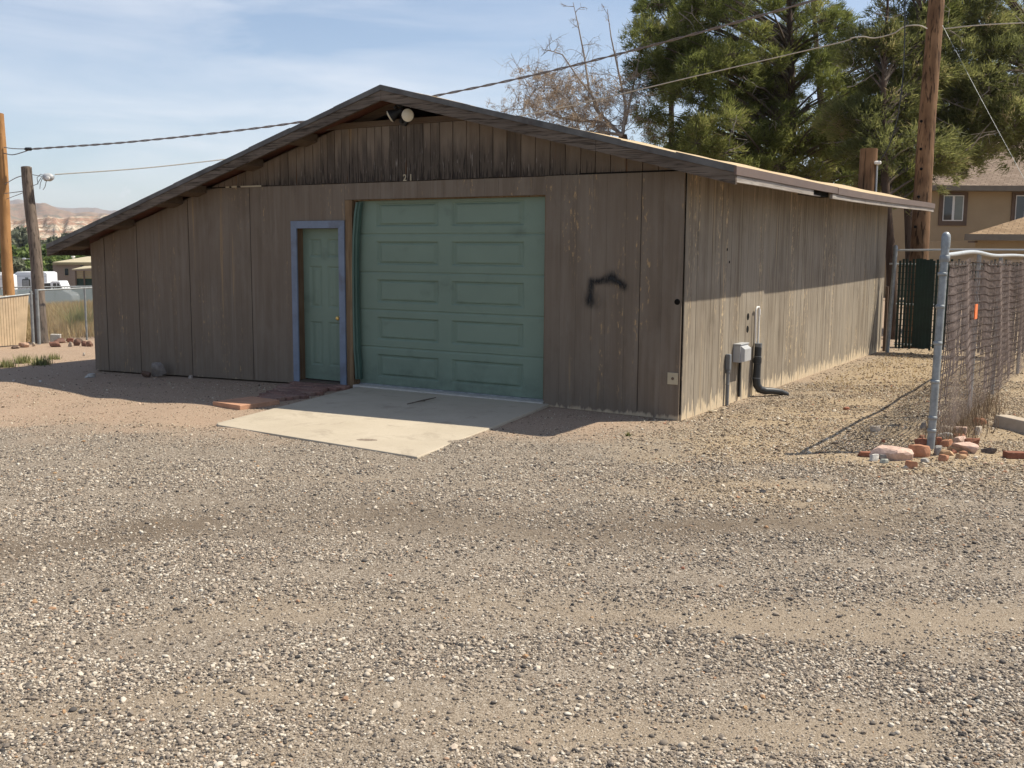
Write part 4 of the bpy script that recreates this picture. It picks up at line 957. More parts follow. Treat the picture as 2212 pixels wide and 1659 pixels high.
# ================================================================ POLES AND WIRES
def pole(name, a, b, r0, r1, m, label, group=None, n=22):
    a, b = np.array(a), np.array(b); t = thing(name, label, 'pole', a, group); mb = MB()
    ts = np.linspace(0, 1, 14); mb.tube([a+(b-a)*k+np.array([.012*math.sin(9*k+a[0]), .012*math.cos(7*k+a[1]), 0]) for k in ts], r0+(r1-r0)*ts, n); mb.build('shaft', m, t, True); return t
pb = at(1985, 540, 20.6); pt = at(2022, 0, 20.6); dd = (pt-pb)/(pt[2]-pb[2])
P0 = pb-dd*(pb[2]+.1); P1 = pb+dd*(8.6-pb[2])
bp = pole('utility_pole', P0, P1, .185, .145, M['pole_brown'], 'tall brown wooden utility pole rising behind the far end of the barn', 'utility poles')
for vx, vy in ((1990, 262), (1989, 322), (1990, 365), (1991, 70), (1990, 20), (1984, 425), (1977, 490)):
    q = at(vx, vy, 20.45); mb = MB(); mb.lathe(q, -FW, [(0, .03), (.02, .024), (.022, .005)], 10); mb.build('bolt', M['dark'], bp)
s0 = at(1874, 420, 21.2); s1 = at(1875.5, 322, 21.2)
sp_ = pole('pole_stump', (s0[0], s0[1], -.1), s1, .19, .175, M['pole_brown'], 'short sawn off wooden pole standing behind the barn roof')
mb = MB(); q0 = at(1893, 415, 21.1); q1 = at(1895, 350, 21.1); mb.tube([(q0[0], q0[1], 0), q1], .02, 8); mb.build('riser_pipe', M['galv_white'], sp_, True)
mb = MB(); q = at(1896, 351, 21.05); mb.lathe(q-np.array((0, 0, .05)), (0, 0, 1), [(0, .03), (.02, .07), (.06, .075), (.08, .05)], 12); mb.build('insulator', M['pvc'], sp_, True)
lb = at(20, 640, 30); lt = at(-1, 246, 30); dd = (lt-lb)/(lt[2]-lb[2])
lp = pole('utility_pole', lb-dd*(lb[2]+.5), lt, .165, .12, M['pole_orange'], 'orange brown wooden pole at the left edge behind the tan slat fence', 'utility poles')
ob_ = at(93, 742, 21.8); ot = at(58, 361, 21.8)
op = pole('utility_pole', ob_-np.array((0, 0, .1)), ot, .135, .105, M['pole_grey'], 'leaning old grey pole at the end of the tan slat fence', 'utility poles')
mb = MB(); q = at(58, 361, 21.8); mb.lathe(q-np.array((0, 0, .002)), (0, 0, 1), [(0, .103), (.006, .1)], 14); mb.build('sawn_top', M['pvc'], op)
def cable(name, pts, r, m, label, twist=False, n=6, group='overhead cables'):
    pts = [np.array(p, float) for p in pts]; out = []
    P = [2*pts[0]-pts[1]]+pts+[2*pts[-1]-pts[-2]]
    for i in range(1, len(P)-2):                       # Catmull-Rom
        for t in np.linspace(0, 1, 16, endpoint=False):
            a, b, c, d = P[i-1:i+3]; out.append(.5*((2*b)+(c-a)*t+(2*a-5*b+4*c-d)*t*t+(3*b-a-3*c+d)*t**3))
    out.append(pts[-1]); out = np.array(out); mb = MB()
    if twist:
        L = np.r_[0, np.cumsum(np.linalg.norm(np.diff(out, axis=0), axis=1))]; s = np.arange(0, L[-1], .07); q = np.stack([np.interp(s, L, out[:, k]) for k in range(3)], 1)
        tg = np.gradient(q, axis=0); tg /= np.linalg.norm(tg, axis=1)[:, None]; a = np.cross(tg, [0, 0, 1]); a /= np.linalg.norm(a, axis=1)[:, None]; b = np.cross(a, tg)
        for ph in (0, math.pi): mb.tube(q+r*.8*(np.cos(s*7+ph)[:, None]*a+np.sin(s*7+ph)[:, None]*b), r*.75, 5, False, .5)
    else: mb.tube(out, r, n, True, .5)
    o = mb.build(name, m, None, True, loc=pts[0]); return tag(o, label, 'cable', group)
def sagpts(a, b, sag, n=7):
    a, b = np.array(a), np.array(b); return [a+(b-a)*t-np.array((0, 0, sag*4*t*(1-t))) for t in np.linspace(0, 1, n)]
cable('overhead_cable', [at(70, 322, 29.9), at(310, 304, 28.2), at(640, 265, 26.3), at(955, 204, 24.6), at(1170, 158, 23.6), at(1430, 92, 22.4), at(1750, 3, 21.0), at(2020, -75, 20.5)], .020, M['wire'], 'thick twisted cable running from the left pole over the barn to the tall pole', True)
for i, (y0_, y1_, lab) in enumerate(((318, 319, 'upper short lead joining the left pole to the twisted cable'), (331, 324, 'lower short lead joining the left pole to the twisted cable'))):
    cable('lead_wire', [at(8, y0_, 29.9), at(30, y0_+3, 29.9), at(70, 322, 29.9)], .014, M['wire'], lab)
q = at(60, 322, 29.9); mb = MB(); mb.lathe(at(52, 322, 29.9), RT, [(0, .01), (.05, .05), (.2, .05), (.25, .01)], 10); o = mb.build('cable_clamp', M['lamp_black'], None, True); tag(o, 'dark clamp where leads join the twisted cable by the left pole', 'clamp')
cable('overhead_cable', [at(118, 377, 21.8), at(300, 364, 22.4), at(470, 346, 23), at(820, 305, 24.2), at(1180, 239, 23.6), at(1500, 165, 22.4), at(1800, 95, 21.2), at(1840, 82, 21), at(1865, 79, 20.9), at(1890, 82, 20.8), at(1930, 72, 20.6), at(1955, 57, 20.5), at(1985, 55, 20.4), at(2003, 62, 20.35)], .0125, M['wire_pale'], 'pale cable from the old grey pole across behind the barn to the tall pole')
cable('overhead_cable', [at(2040, 62, 20.4), at(2120, 54, 20), at(2260, 47, 19.5)], .012, M['wire_pale'], 'pale cable leaving the tall pole to the right edge')
cable('hanging_cable', [at(1956, -40, 20.3), at(1955, 30, 20.3), at(1953, 120, 20.4), at(1947, 200, 20.5), at(1934, 275, 20.7), at(1915, 325, 20.9), at(1897, 350, 21.05)], .013, M['black_plastic'], 'black cable hanging down to the top of the sawn off pole')
cable('guy_wire', [at(2036, 55, 20.4), at(2120, 215, 19.5), at(2225, 410, 18.5)], .0032, M['galv'], 'thin guy wire slanting from the tall pole down to the right')
cable('lead_wire', [at(64, 376, 21.8), at(85, 380, 21.8), at(98, 381, 21.8)], .008, M['wire'], 'short lead from the old grey pole to the hanging grey lamp')
cable('overhead_cable', [at(10, 398, 29.8), at(35, 384, 25), at(56, 378, 21.8)], .010, M['wire'], 'upper cable between the orange pole and the old grey pole')
cable('overhead_cable', [at(10, 418, 29.8), at(35, 415, 25), at(58, 412, 21.8)], .010, M['wire'], 'level lower cable between the orange pole and the old grey pole')
cable('overhead_cable', [at(14, 430, 29.8), at(38, 421, 25), at(58, 413, 21.8)], .008, M['wire'], 'lowest slanting cable between the orange pole and the old grey pole')
lm = thing('splice_housing', 'small grey cable housing with loose wires hanging beside the old pole', 'cable housing', at(103, 382, 21.8))
c = at(104, 383, 21.8); mb = MB(); mb.lathe(c-RT*.10, RT, [(0, .05), (.03, .08), (.14, .085), (.19, .06), (.22, .03)], 14); mb.build('housing', M['box_grey'], lm, True)
mb = MB(); mb.lathe(c+RT*.02-np.array((0, 0, .03))-FW*.07, -FW, [(0, .05), (.02, .045), (.03, .01)], 12); mb.build('reflector', M['pvc'], lm, True)
mb = MB()
for pts in ([(98, 380), (88, 376), (80, 384), (82, 398)], [(98, 382), (92, 384), (87, 396), (86, 408)], [(98, 384), (100, 392), (97, 404), (93, 410)], [(90, 382), (80, 398), (68, 402), (62, 403)]):
    mb.tube([at(x, y, 21.75) for x, y in pts], .007, 5)
mb.build('loose_wire', M['wire'], lm)

# ================================================================ LEFT FENCES
e0 = at(77, 744, 21.5); e0[2] = zg(e0[0], e0[1]); w0 = at(-60, 757, 20.3); w0[2] = zg(w0[0], w0[1])
dv = (w0-e0); Lf = np.hypot(*dv[:2]); dv = dv/Lf; dv[2] = 0; nv = np.array([dv[1], -dv[0], 0.]); 
if nv@FW > 0: nv = -nv
tf = thing('slat_fence', 'low chain link fence filled with upright tan slats at the left edge', 'fence', e0)
hz = 1.05; mb = MB(); s = .10
while s < Lf:
    p = e0+dv*s; hh = hz-.035+random.uniform(-.008, .008)+(-.12 if 1.6 < s else 0)*min(1, (s-1.6)/1.)*.6; lean = np.array([0, 0, 0])
    b0 = np.array((p[0], p[1], p[2]+.02)); t0 = b0+np.array((0, 0, hh))
    if s < .36: b0 = b0+dv*max(0, (.36-s))*.5       # slats slipped askew beside the post
    mb.hexa([b0, b0+dv*.050, b0+dv*.050-nv*.01, b0-nv*.01, t0, t0+dv*.050, t0+dv*.050-nv*.01, t0-nv*.01]); s += .060
mb.build('slat', M['slat_tan'], tf)
mb = MB(); mb.tube([e0+np.array((0, 0, hz)), e0+dv*Lf+np.array((0, 0, hz-.1))], .018, 8); mb.build('top_rail', M['galv'], tf, True)
mb = MB(); mb.tube([e0+dv*.05-np.array((0, 0, .1)), e0+dv*.05+np.array((0, 0, hz+.06))], .03, 10); mb.build('post', M['galv'], tf, True)
def wires(mb, a, b, h, sp=.06, r=.0016, z0=.03):
    d = b-a; L = np.hypot(d[0], d[1]); d = d/L
    for k in np.arange(-h, L, sp):
        for sg in (1, -1):
            s0_, s1_ = max(k, 0), min(k+h, L)
            if s1_-s0_ < .02: continue
            za, zb = (s0_-k, s1_-k) if sg > 0 else (h-(s0_-k), h-(s1_-k))
            mb.tube([a+d*s0_+np.array((0, 0, za+z0)), a+d*s1_+np.array((0, 0, zb+z0))], r, 3, False, .5)
cf0 = e0+np.array((.05, .05, 0)); cf1 = at(187, 733, 22.6); cf1[2] = zg(cf1[0], cf1[1]); cf2 = cf0+(cf1-cf0)*1.9; cf2[2] = zg(cf2[0], cf2[1])
clf = thing('chain_link_fence', 'bare low chain link fence between the old grey pole and the barn', 'fence', cf0)
mb = MB(); wires(mb, cf0, cf2, 1.06); mb.build('wire_mesh', M['galv'], clf)
mb = MB(); mb.tube([cf0+np.array((0, 0, 1.12)), cf2+np.array((0, 0, 1.14))], .017, 8); mb.build('top_rail', M['galv'], clf, True)
for k_, r in ((0.0, .034), (.53, .022), (.99, .022)):
    p = cf0+(cf2-cf0)*k_; mb = MB(); mb.tube([p-np.array((0, 0, .1)), p+np.array((0, 0, 1.14))], r, 10); mb.build('post', M['galv'], clf, True)
ff0 = at(-40, 660, 38); ff1 = at(300, 640, 41)
for q in (ff0, ff1): q[2] = -.95
far_f = thing('chain_link_fence', 'farther chain link fence across the weedy slope before the white vehicles', 'fence', ff0)
mb = MB(); wires(mb, ff0, ff1, 1.25, .10, .003); mb.build('wire_mesh', M['galv'], far_f)
mb = MB(); mb.tube([ff0+np.array((0, 0, 1.3)), ff1+np.array((0, 0, 1.3))], .025, 8); mb.build('top_rail', M['galv'], far_f, True)
sm_, st_, sfin, sb_ = mat('blue grey fence screen', .9, .1); sfin((.30, .36, .37)); sb_.inputs['Alpha'].default_value = .62
mb = MB(); fn = np.cross((ff1-ff0)/np.linalg.norm(ff1-ff0), (0, 0, 1)); mb.prism([ff0+fn*.03+np.array((0, 0, .1)), ff1+fn*.03+np.array((0, 0, .1)), ff1+fn*.03+np.array((0, 0, 1.22)), ff0+fn*.03+np.array((0, 0, 1.22))], fn*.004); mb.build('screen', sm_, far_f)
for k_ in (.12, .3, .45, .62, .8): p = ff0+(ff1-ff0)*k_; mb = MB(); mb.tube([p-np.array((0, 0, .3)), p+np.array((0, 0, 1.32))], .025, 8); mb.build('post', M['galv'], far_f, True)
# ================================================================ VEGETATION
def norm(a): return a/(np.linalg.norm(a, axis=-1, keepdims=True)+1e-9)
def needles(centers, dirs, tones, per, L, w, r, spread=.8):
    n = len(centers); C = np.repeat(centers, per, 0); Dm = np.repeat(dirs, per, 0); T = np.repeat(tones, per)
    d = norm(Dm+r.normal(0, spread, C.shape)*.62); o = C+r.normal(0, 1, C.shape)*L*.38
    side = norm(np.cross(d, r.normal(0, 1, d.shape))); ln = L*r.uniform(.6, 1.25, (len(C), 1))
    V = np.empty((len(C)*3, 3)); V[0::3] = o-side*w; V[1::3] = o+side*w; V[2::3] = o+d*ln
    return V, np.arange(len(V)).reshape(-1, 3), np.clip(T+r.normal(0, .12, len(T)), 0, 1)
def pine(name, base, top, crowns, label, m, seed, r0=.2, ncl=110, tuft=24, per=34, L=.16, w=.011, group='pines behind the barn', trunk_lean=0, dens=1., hmin=.12):
    r = np.random.default_rng(seed); base = np.array(base); top = np.array(top); t = thing(name, label, 'tree', base, group)
    ts = np.linspace(0, 1, 16); tr = np.stack([base+(top-base)*k+np.array([.10*math.sin(5*k+seed), .10*math.cos(4*k+seed), 0])*min(1, k*3) for k in ts])
    mb = MB(); mb.tube(tr-np.array((0, 0, .15)), r0*(1-.86*ts), 12); 
    cs, out = [], []
    vol = np.array([c[3]*c[4] for c in crowns]); vol = vol/vol.sum()
    for (cx, cy, D, rx, ry), f in zip(crowns, vol):
        c = at(cx, cy, D); k = D/FPX; n = max(4, int(ncl*f))
        for _ in range(n):
            q = norm(r.normal(size=3))*r.uniform(.25, 1)**.5; p = c+RT*q[0]*rx*k+np.array((0, 0, 1))*q[2]*ry*k+FW*q[1]*rx*k*.9
            cs.append(p); out.append(norm(p-c+np.array((0, 0, .25))))
    cs = np.array(cs); out = np.array(out); tc, td, tt = [], [], []
    limbs = MB()
    for p, o in zip(cs, out):
        hz_ = np.clip((p[2]-base[2]-.45*np.hypot(*(p-base)[:2]))/(top[2]-base[2]), hmin, .97); a = np.array([np.interp(hz_, ts, tr[:, k]) for k in range(3)])
        mid = (a+p)/2+np.array((0, 0, .12*np.linalg.norm(p-a)))+r.normal(0, .12, 3); sr = np.linalg.norm(p-a)
        bez = [(1-u)**2*a+2*u*(1-u)*mid+u*u*p for u in np.linspace(0, 1, 7)]; limbs.tube(bez, np.linspace(.014+.012*sr, .008, 7), 5, False)
        R = r.uniform(.34, .62); nt_ = int(tuft*r.uniform(.6, 1.2)*dens); e = norm(r.normal(size=(nt_, 3)))*r.uniform(.3, 1, (nt_, 1))**.5*R*np.array([1, 1, .62])
        tw = p+e; tc.append(tw); td.append(norm(e+o*.5*R+np.array((0, 0, .25*R)))); tt.append(np.full(nt_, r.uniform(.15, .8))+r.normal(0, .1, nt_))
        for k in range(0, nt_, 4): limbs.tube([p-e[k]*.3, p+e[k]*.5+np.array((0, 0, -.03)), tw[k]], [.008, .006, .003], 3, False)
    mb.build('trunk', M['bark'], t, True); limbs.build('limbs', M['twig_bark'], t)
    dt = MB()
    for k in r.integers(0, len(cs), max(6, ncl//2)):
        q = cs[k]+out[k]*r.uniform(.1, .6); d = norm(r.normal(size=3)+np.array((0, 0, -.2))); P_ = [q]
        for _ in range(6): d = norm(d+r.normal(0, .28, 3)); q = q+d*r.uniform(.08, .18); P_.append(q)
        dt.tube(P_, np.linspace(.013, .004, 7), 4, False)
        for j in (2, 4): dt.tube([P_[j], P_[j]+norm(r.normal(size=3))*.22, P_[j]+norm(r.normal(size=3))*.3], [.007, .005, .003], 3, False)
    dt.build('dead_twigs', M['deadwood'], t)
    V, F, T = needles(np.concatenate(tc), np.concatenate(td), np.concatenate(tt), per, L, w, r)
    mesh_np('crown', V, F, m, t, tone=T); return t
b1 = at(1700, 548, 27.5); b1[2] = 0
pine('pine_tree', b1, at(1705, -150, 27.5), [(1620, 60, 27.5, 210, 150), (1500, 170, 26.5, 110, 110), (1560, 300, 26, 150, 95), (1720, 240, 27, 190, 130), (1640, 380, 27, 130, 55), (1480, 60, 28, 110, 120), (1750, 90, 28, 100, 130), (1790, 330, 27, 110, 90), (1400, 160, 27.5, 50, 130)],
     'dense dark green pine with the broadest crown directly behind the barn roof', M['needles'], 5, .24, 205, 26, 36)
b2 = at(1935, 600, 22.4); b2[2] = 0
pine('pine_tree', b2, at(1915, -60, 23), [(1915, 200, 23.5, 90, 130), (1880, 120, 23.5, 60, 70), (1960, 330, 23, 110, 80), (1850, 270, 23.5, 60, 60), (1990, 130, 24, 70, 110), (1930, 50, 24, 40, 50)],
     'slender olive green pine whose bare trunk stands at the far barn corner', M['needles_grey'], 8, .14, 88, 22, 30)
b3 = at(2330, 600, 25.5); b3[2] = 0
pine('pine_tree', b3, at(2200, -160, 25.5), [(2090, 40, 25, 90, 100), (2130, 170, 24.5, 105, 80), (2160, 280, 24.5, 80, 55), (2065, 270, 25, 85, 95), (2180, 60, 25.5, 70, 60), (2065, 345, 24.5, 85, 30), (2230, 290, 25, 60, 60)],
     'loose grey green pine to the right of the tall utility pole', M['needles_grey'], 12, .17, 128, 22, 30, hmin=.62)
b4 = at(1972, 600, 23.2); b4[2] = 0
pine('pine_tree', b4, at(1985, -140, 23.6), [(1985, -40, 24, 60, 70), (2010, 60, 24.5, 50, 60), (1958, 400, 23.2, 40, 34)],
     'dark thin pine standing close behind the tall utility pole', M['needles'], 15, .12, 36, 22, 30)
b5 = at(1440, 548, 33); b5[2] = 0
pine('pine_tree', b5, at(1450, -120, 33), [(1440, 20, 33, 60, 90), (1470, 150, 33, 60, 80), (1430, 260, 33, 40, 70), (1560, -20, 33, 120, 60)],
     'thin airy pine at the left side of the tree group', M['needles_grey'], 18, .16, 50, 20, 28)
b6 = at(1800, 548, 36); b6[2] = 0
pine('pine_tree', b6, at(1760, -120, 36), [(1880, 330, 36, 120, 90), (1700, 350, 36, 260, 75), (1540, 380, 36, 120, 45), (1960, 240, 36, 60, 80), (2080, 180, 36, 130, 130)],
     'farther dark pine filling the gaps behind the other pines', M['needles'], 19, .25, 120, 24, 26, .2, .016)
# dead tree left of the pines
def dead_tree():
    r = np.random.default_rng(33); b = at(1372, 548, 26.5); b[2] = 0; t = thing('dead_tree', 'bare dead tree with grey curling branches and some brown needles', 'tree', b)
    fork = at(1335, 285, 26.5); mb = MB(); mb.tube([b-np.array((0, 0, .1)), at(1368, 420, 26.5), at(1350, 330, 26.5), at(1345, 292, 26.5)], [.2, .17, .14, .11], 10); mb.build('trunk', M['bark'], t, True)
    mb = MB(); tips = []
    def limb(pts, r0, r1): mb.tube([np.array(p) for p in pts], np.linspace(r0, r1, len(pts)), 6, False)
    def px_path(ps, D): return [at(x, y, D+r.normal(0, .08)) for x, y in ps]
    def twig(p, d, L, rad, depth):
        pts = [p]; q = p.copy(); d = d.copy()
        for k in range(7):
            d = norm(d+r.normal(0, .16, 3)+np.array((0, 0, -.10 if k > 2 else .02))); q = q+d*L/7; pts.append(q.copy())
        mb.tube(pts, np.linspace(rad, rad*.35, 8), 4, False); tips.append((pts[-1], d))
        if depth:
            for k in range(r.integers(3, 6)):
                j = r.integers(2, 8); twig(pts[j], norm(d+r.normal(0, .75, 3)), L*r.uniform(.35, .65), rad*.55, depth-1)
    mains = [([(1345, 295), (1322, 272), (1290, 240), (1272, 190), (1262, 120), (1248, 50), (1238, 5)], .09, .012), ([(1330, 280), (1300, 262), (1255, 262), (1215, 255), (1180, 245), (1150, 262)], .085, .015), ([(1345, 290), (1352, 230), (1335, 150), (1320, 80), (1312, 20)], .07, .012),
             ([(1300, 262), (1285, 215), (1250, 170), (1215, 118), (1185, 108), (1168, 122)], .05, .010), ([(1255, 262), (1225, 215), (1195, 190), (1160, 190), (1135, 225), (1130, 250)], .045, .009), ([(1350, 270), (1365, 200), (1380, 130), (1385, 70)], .06, .012),
             ([(1215, 255), (1190, 230), (1175, 200), (1180, 165)], .035, .009), ([(1345, 292), (1300, 285), (1262, 292), (1235, 280)], .08, .02)]
    for ps, a, b_ in mains:
        pts = px_path(ps, 26.5+r.normal(0, .3)); limb(pts, a*.62, b_*.6)
        for k in range(1, len(pts)):
            for _ in range(6):
                u = r.random(); p = pts[k-1]*(1-u)+pts[k]*u
                if p[2] > 6.2 and r.random() < .75: continue
                twig(p, norm(np.array(-RT*r.uniform(-.5, 1))+np.array((0, 0, r.uniform(-.1, .9)))+FW*r.normal(0, .5)), r.uniform(.5, 1.2)*(.45 if p[2] > 6.2 else 1), .010, 2)
    mb.build('limbs', M['deadwood'], t)
    pc = [p for p, d in tips if p[2] < 6.3 and r.random() < .25]; pc = np.array(pc); V, F, T = needles(pc, norm(r.normal(size=pc.shape)), r.random(len(pc)), 16, .11, .008, r)
    mesh_np('dry_needles', V, F, M['needles_dead'], t, tone=T)
dead_tree()

# cottonwoods and scrub in the valley on the left: one crown mesh per kind, copied tree by tree
def leaf_crown(seed, n, rad, leaf, clumps=26):
    r = np.random.default_rng(seed); c = norm(r.normal(size=(clumps, 3)))*r.uniform(.3, 1, (clumps, 1))*np.array(rad); c[:, 2] += rad[2]*1.1; s = r.uniform(.25, .45, clumps)*min(rad)
    k = r.integers(0, clumps, n); e = norm(r.normal(size=(n, 3)))*r.uniform(.5, 1, (n, 1)); p = c[k]+e*s[k][:, None]
    d = norm(r.normal(size=(n, 3))); sd = norm(np.cross(d, r.normal(size=(n, 3)))); V = np.empty((n*3, 3)); V[0::3] = p-sd*leaf; V[1::3] = p+sd*leaf; V[2::3] = p+d*leaf*1.9
    return V, np.arange(n*3).reshape(-1, 3), np.clip(np.repeat(r.uniform(.1, .8, clumps), 1)[k]+r.normal(0, .15, n), 0, 1), c
def valley_proto(name, seed, rad, leaf, n, m, label, group):
    V, F, T, c = leaf_crown(seed, n, rad, leaf); t = thing(name, label, 'tree', (0, 0, 0), group); mb = MB()
    mb.tube([(0, 0, -.6), (.1, 0, rad[2]*.6), (0, .1, rad[2]*1.4)], [.30, .22, .1], 8)
    for q in c[::3]: mb.tube([(.05, 0, rad[2]*.6), (q[0]*.5, q[1]*.5, q[2]*.75), tuple(q)], [.12, .07, .03], 5)
    mb.build('trunk', M['bark'], t); mesh_np('crown', V, F, m, t, tone=T); return t
def copy_tree(src, loc, rz, sc, label=None):
    c = src.copy(); COL.objects.link(c); c.location = tuple(map(float, loc)); c.rotation_euler = (0, 0, rz); c.scale = (sc, sc, sc*random.uniform(.9, 1.1))
    if label: c['label'] = label
    for ch in src.children: d = ch.copy(); COL.objects.link(d); d.parent = c
    return c
cw = valley_proto('cottonwood_tree', 3, (4.2, 4.2, 3.4), .30, 5200, M['leaves'], 'x', 'green trees in the valley on the left')
sc_ = valley_proto('scrub_tree', 4, (3.8, 3.8, 2.6), .26, 4600, M['leaves_grey'], 'x', 'green trees in the valley on the left')
vt = [(cw, 40, 612, 150, 1.05, 'bright green round tree between the orange pole and the old grey pole'), (cw, 95, 612, 165, 1.0, 'bright green tree just right of the old grey pole'),
      (cw, 140, 612, 175, 1.0, 'green tree behind the roof of the tan home'), (cw, 185, 610, 165, 1.05, 'green tree under the left eave tip of the barn'), (cw, 8, 612, 145, .95, 'green tree at the left edge behind the orange pole'),
      (sc_, 20, 575, 230, 1.95, 'grey green tree above the bright trees at the far left'), (sc_, 60, 572, 240, 2.1, 'grey green tree above the trailers behind the old pole'), (sc_, 110, 575, 235, 1.85, 'grey green tree above and right of the old grey pole'), (sc_, 160, 575, 240, 1.9, 'grey green tree rising behind the tan home chimney'),
      (cw, 225, 612, 160, 1.1, 'green tree mostly hidden behind the left barn corner'), (cw, -30, 600, 140, 1.2, 'x'), (cw, 67, 600, 190, 1.1, 'bright green tree in the middle of the valley grove'), (sc_, 5, 590, 125, 1.15, 'dark grey green tree near the left edge beside the orange pole')]
used = set()
for i, (src, vx, vy, D, s, lab) in enumerate(vt):
    if lab == 'x': continue
    p = at(vx, vy, D); p[2] = zg(p[0], p[1])-.1
    if src in used: copy_tree(src, p, random.uniform(0, 6), s, lab)
    else: used.add(src); src.location = tuple(map(float, p)); src.scale = (s, s, s); src['label'] = lab

# dry weeds behind the left fence, weeds at the right fence foot: countless blades
def blades(P, h, w, r, lean=.35):
    n = len(P); a = r.uniform(0, 6.283, n); d = np.stack([np.cos(a), np.sin(a), np.zeros(n)], 1); s = np.stack([-np.sin(a), np.cos(a), np.zeros(n)], 1); hh = h*r.uniform(.4, 1.15, (n, 1))
    V = np.empty((n*3, 3)); V[0::3] = P-s*w; V[1::3] = P+s*w; V[2::3] = P+d*hh*r.normal(0, lean, (n, 1))+np.array((0, 0, 1))*hh
    return V, np.arange(n*3).reshape(-1, 3)
def weeds():
    r = np.random.default_rng(9); X = r.uniform(-40, -11, 60000); Y = r.uniform(-4, 34, 60000)
    Dv = (X-CAM[0])*FW[0]+(Y-CAM[1])*FW[1]; U = ((X-CAM[0])*RT[0]+(Y-CAM[1])*RT[1])/Dv; vx = VW/2+U*FPX
    fl_ = (cf1-cf0)[:2]; fl_ /= np.linalg.norm(fl_); side = (X-cf0[0])*(-fl_[1])+(Y-cf0[1])*fl_[0]
    k = (Dv > 20) & (Dv < 46) & (vx > -150) & (vx < 330) & (side > .5); X, Y = X[k], Y[k]
    cl_ = fbm(X, Y, .9, 31)+.5*fbm(X, Y, 3, 32); k = r.random(len(X)) < np.clip(.75+.6*cl_, .05, 1); X, Y = X[k], Y[k]; n = len(X)
    j = 8; X = np.repeat(X, j)+r.normal(0, .10, n*j); Y = np.repeat(Y, j)+r.normal(0, .10, n*j); T = np.repeat(r.beta(1.6, 1.5, n), j)
    V, F = blades(np.stack([X, Y, zg(X, Y)], 1), .34, .008, r); o = mesh_np('dry_weeds', V, F, M['dry_grass'], tone=np.clip(T, 0, 1)); tag(o, 'dry straw coloured weeds over the slope behind the left fence', 'weeds', kind='stuff')
    n = 800; Y = np.r_[r.uniform(-.3, 3.6, n), r.normal(1.2, .5, n//2)]; X = FX+.02+r.normal(0, .13, len(Y)); T = r.uniform(.0, .75, len(Y))
    V, F = blades(np.stack([X, Y, zg(X, Y)], 1), .23, .004, r, .5); o = mesh_np('dry_stalks', V, F, M['twigs'], tone=T); tag(o, 'dry twiggy stalks tangled in the foot of the right fence mesh', 'weeds', kind='stuff')
    n = 1500; X = r.uniform(.3, 2.5, n); Y = r.uniform(3.5, 9.3, n); V, F = blades(np.stack([X, Y, zg(X, Y)], 1), .05, .006, r, .9); o = mesh_np('grass_litter', V, F, M['dry_grass'], tone=r.uniform(.3, .8, n)); tag(o, 'short dry grass litter on the gravel strip beside the barn', 'grass', kind='stuff')
weeds()
def weed_clump(vx, vy, wpx, h, label, seed, n=140, m='weed', group='weed clumps on the dirt'):
    r = np.random.default_rng(seed); p = gz(vx, vy); D = (p-CAM)@FW; s = wpx*D/FPX/2; P = np.stack([r.normal(0, s*.5, n), r.normal(0, s*.5, n), np.zeros(n)], 1)+p; P[:, 2] = zg(P[:, 0], P[:, 1])
    V, F = blades(P, h, .009, r, .6); o = mesh_np('weed_clump', V, F, M[m], tone=r.random(n), loc=p); tag(o, label, 'weed', group)
x, y = zl(985, 1130); weed_clump(x, y, 36, .75, 'tall green bush behind the chain link fence beside the barn', 61, 420, group='weed clumps behind the fence')
weed_clump(52, 784, 40, .17, 'yellow green weed clump in front of the tan slat fence', 62); weed_clump(88, 788, 42, .18, 'low green weed clump in front of the old pole', 63)
weed_clump(12, 793, 34, .16, 'weed clump at the left edge of the dirt', 64); weed_clump(116, 776, 26, .12, 'sparse weed tuft in front of the left rubble', 65, 70)
weed_clump(1357, 942, 9, .05, 'tiny green sprout on the gravel before the right siding', 66, 26)
weed_clump(160, 700, 70, .5, 'pale dry bush behind the chain link fence near the barn', 67, 350, 'dry_grass', 'weed clumps behind the fence')
# ================================================================ FAR LEFT: HOME, TRAILERS, TRUCK
VD = np.array([RT[0], RT[1], 0]); VD /= np.linalg.norm(VD); VN = np.array([-VD[1], VD[0], 0])
ZZ = np.array([0, 0, 1.])
def at(x, y, D): d = ray(x, y); return CAM+d*(D/(d@VN))
def vbox(mb, vx0, vx1, vy0, vy1, D, dep, tone=.5, zlow=None):      # box facing the view, front face at depth D
    a = at(vx0, vy1, D); b = at(vx1, vy0, D); w = (b-a)@VD; z0 = a[2] if zlow is None else zlow; z1 = b[2]
    c = a+VD*w/2+VN*dep/2; return mb.obox((c[0], c[1], (z0+z1)/2), VD*w/2, VN*dep/2, ZZ*(z1-z0)/2, tone)
gl = lambda D, vx=90: float(zg(*at(vx, 600, D)[:2]))
D = 132; hb = at(115, 600, D); mh = thing('mobile_home', 'dusty pink brown home with tan roof in the valley at left', 'house', (hb[0], hb[1], gl(D)))
mb = MB(); vbox(mb, 115, 235, 568, 600, D, 7, .5, gl(D)-.3); mb.build('wall', M['home'], mh)
mb = MB(); a = at(113.5, 568.5, D-.4); b = at(237, 568.5, D-.4); h = np.array((0, 0, .12)); rr = VN*8+ZZ*.7; mb.hexa([a, b, b+rr, a+rr+VD*1.2, a+h, b+h, b+rr+h, a+rr+h+VD*1.2]); ro = mb.build('roof', M['tan_metal'], mh)
mb = MB(); vbox(mb, 113.2, 237, 567.5, 571.5, D-.45, .1); mb.build('fascia', M['lattice'], mh)
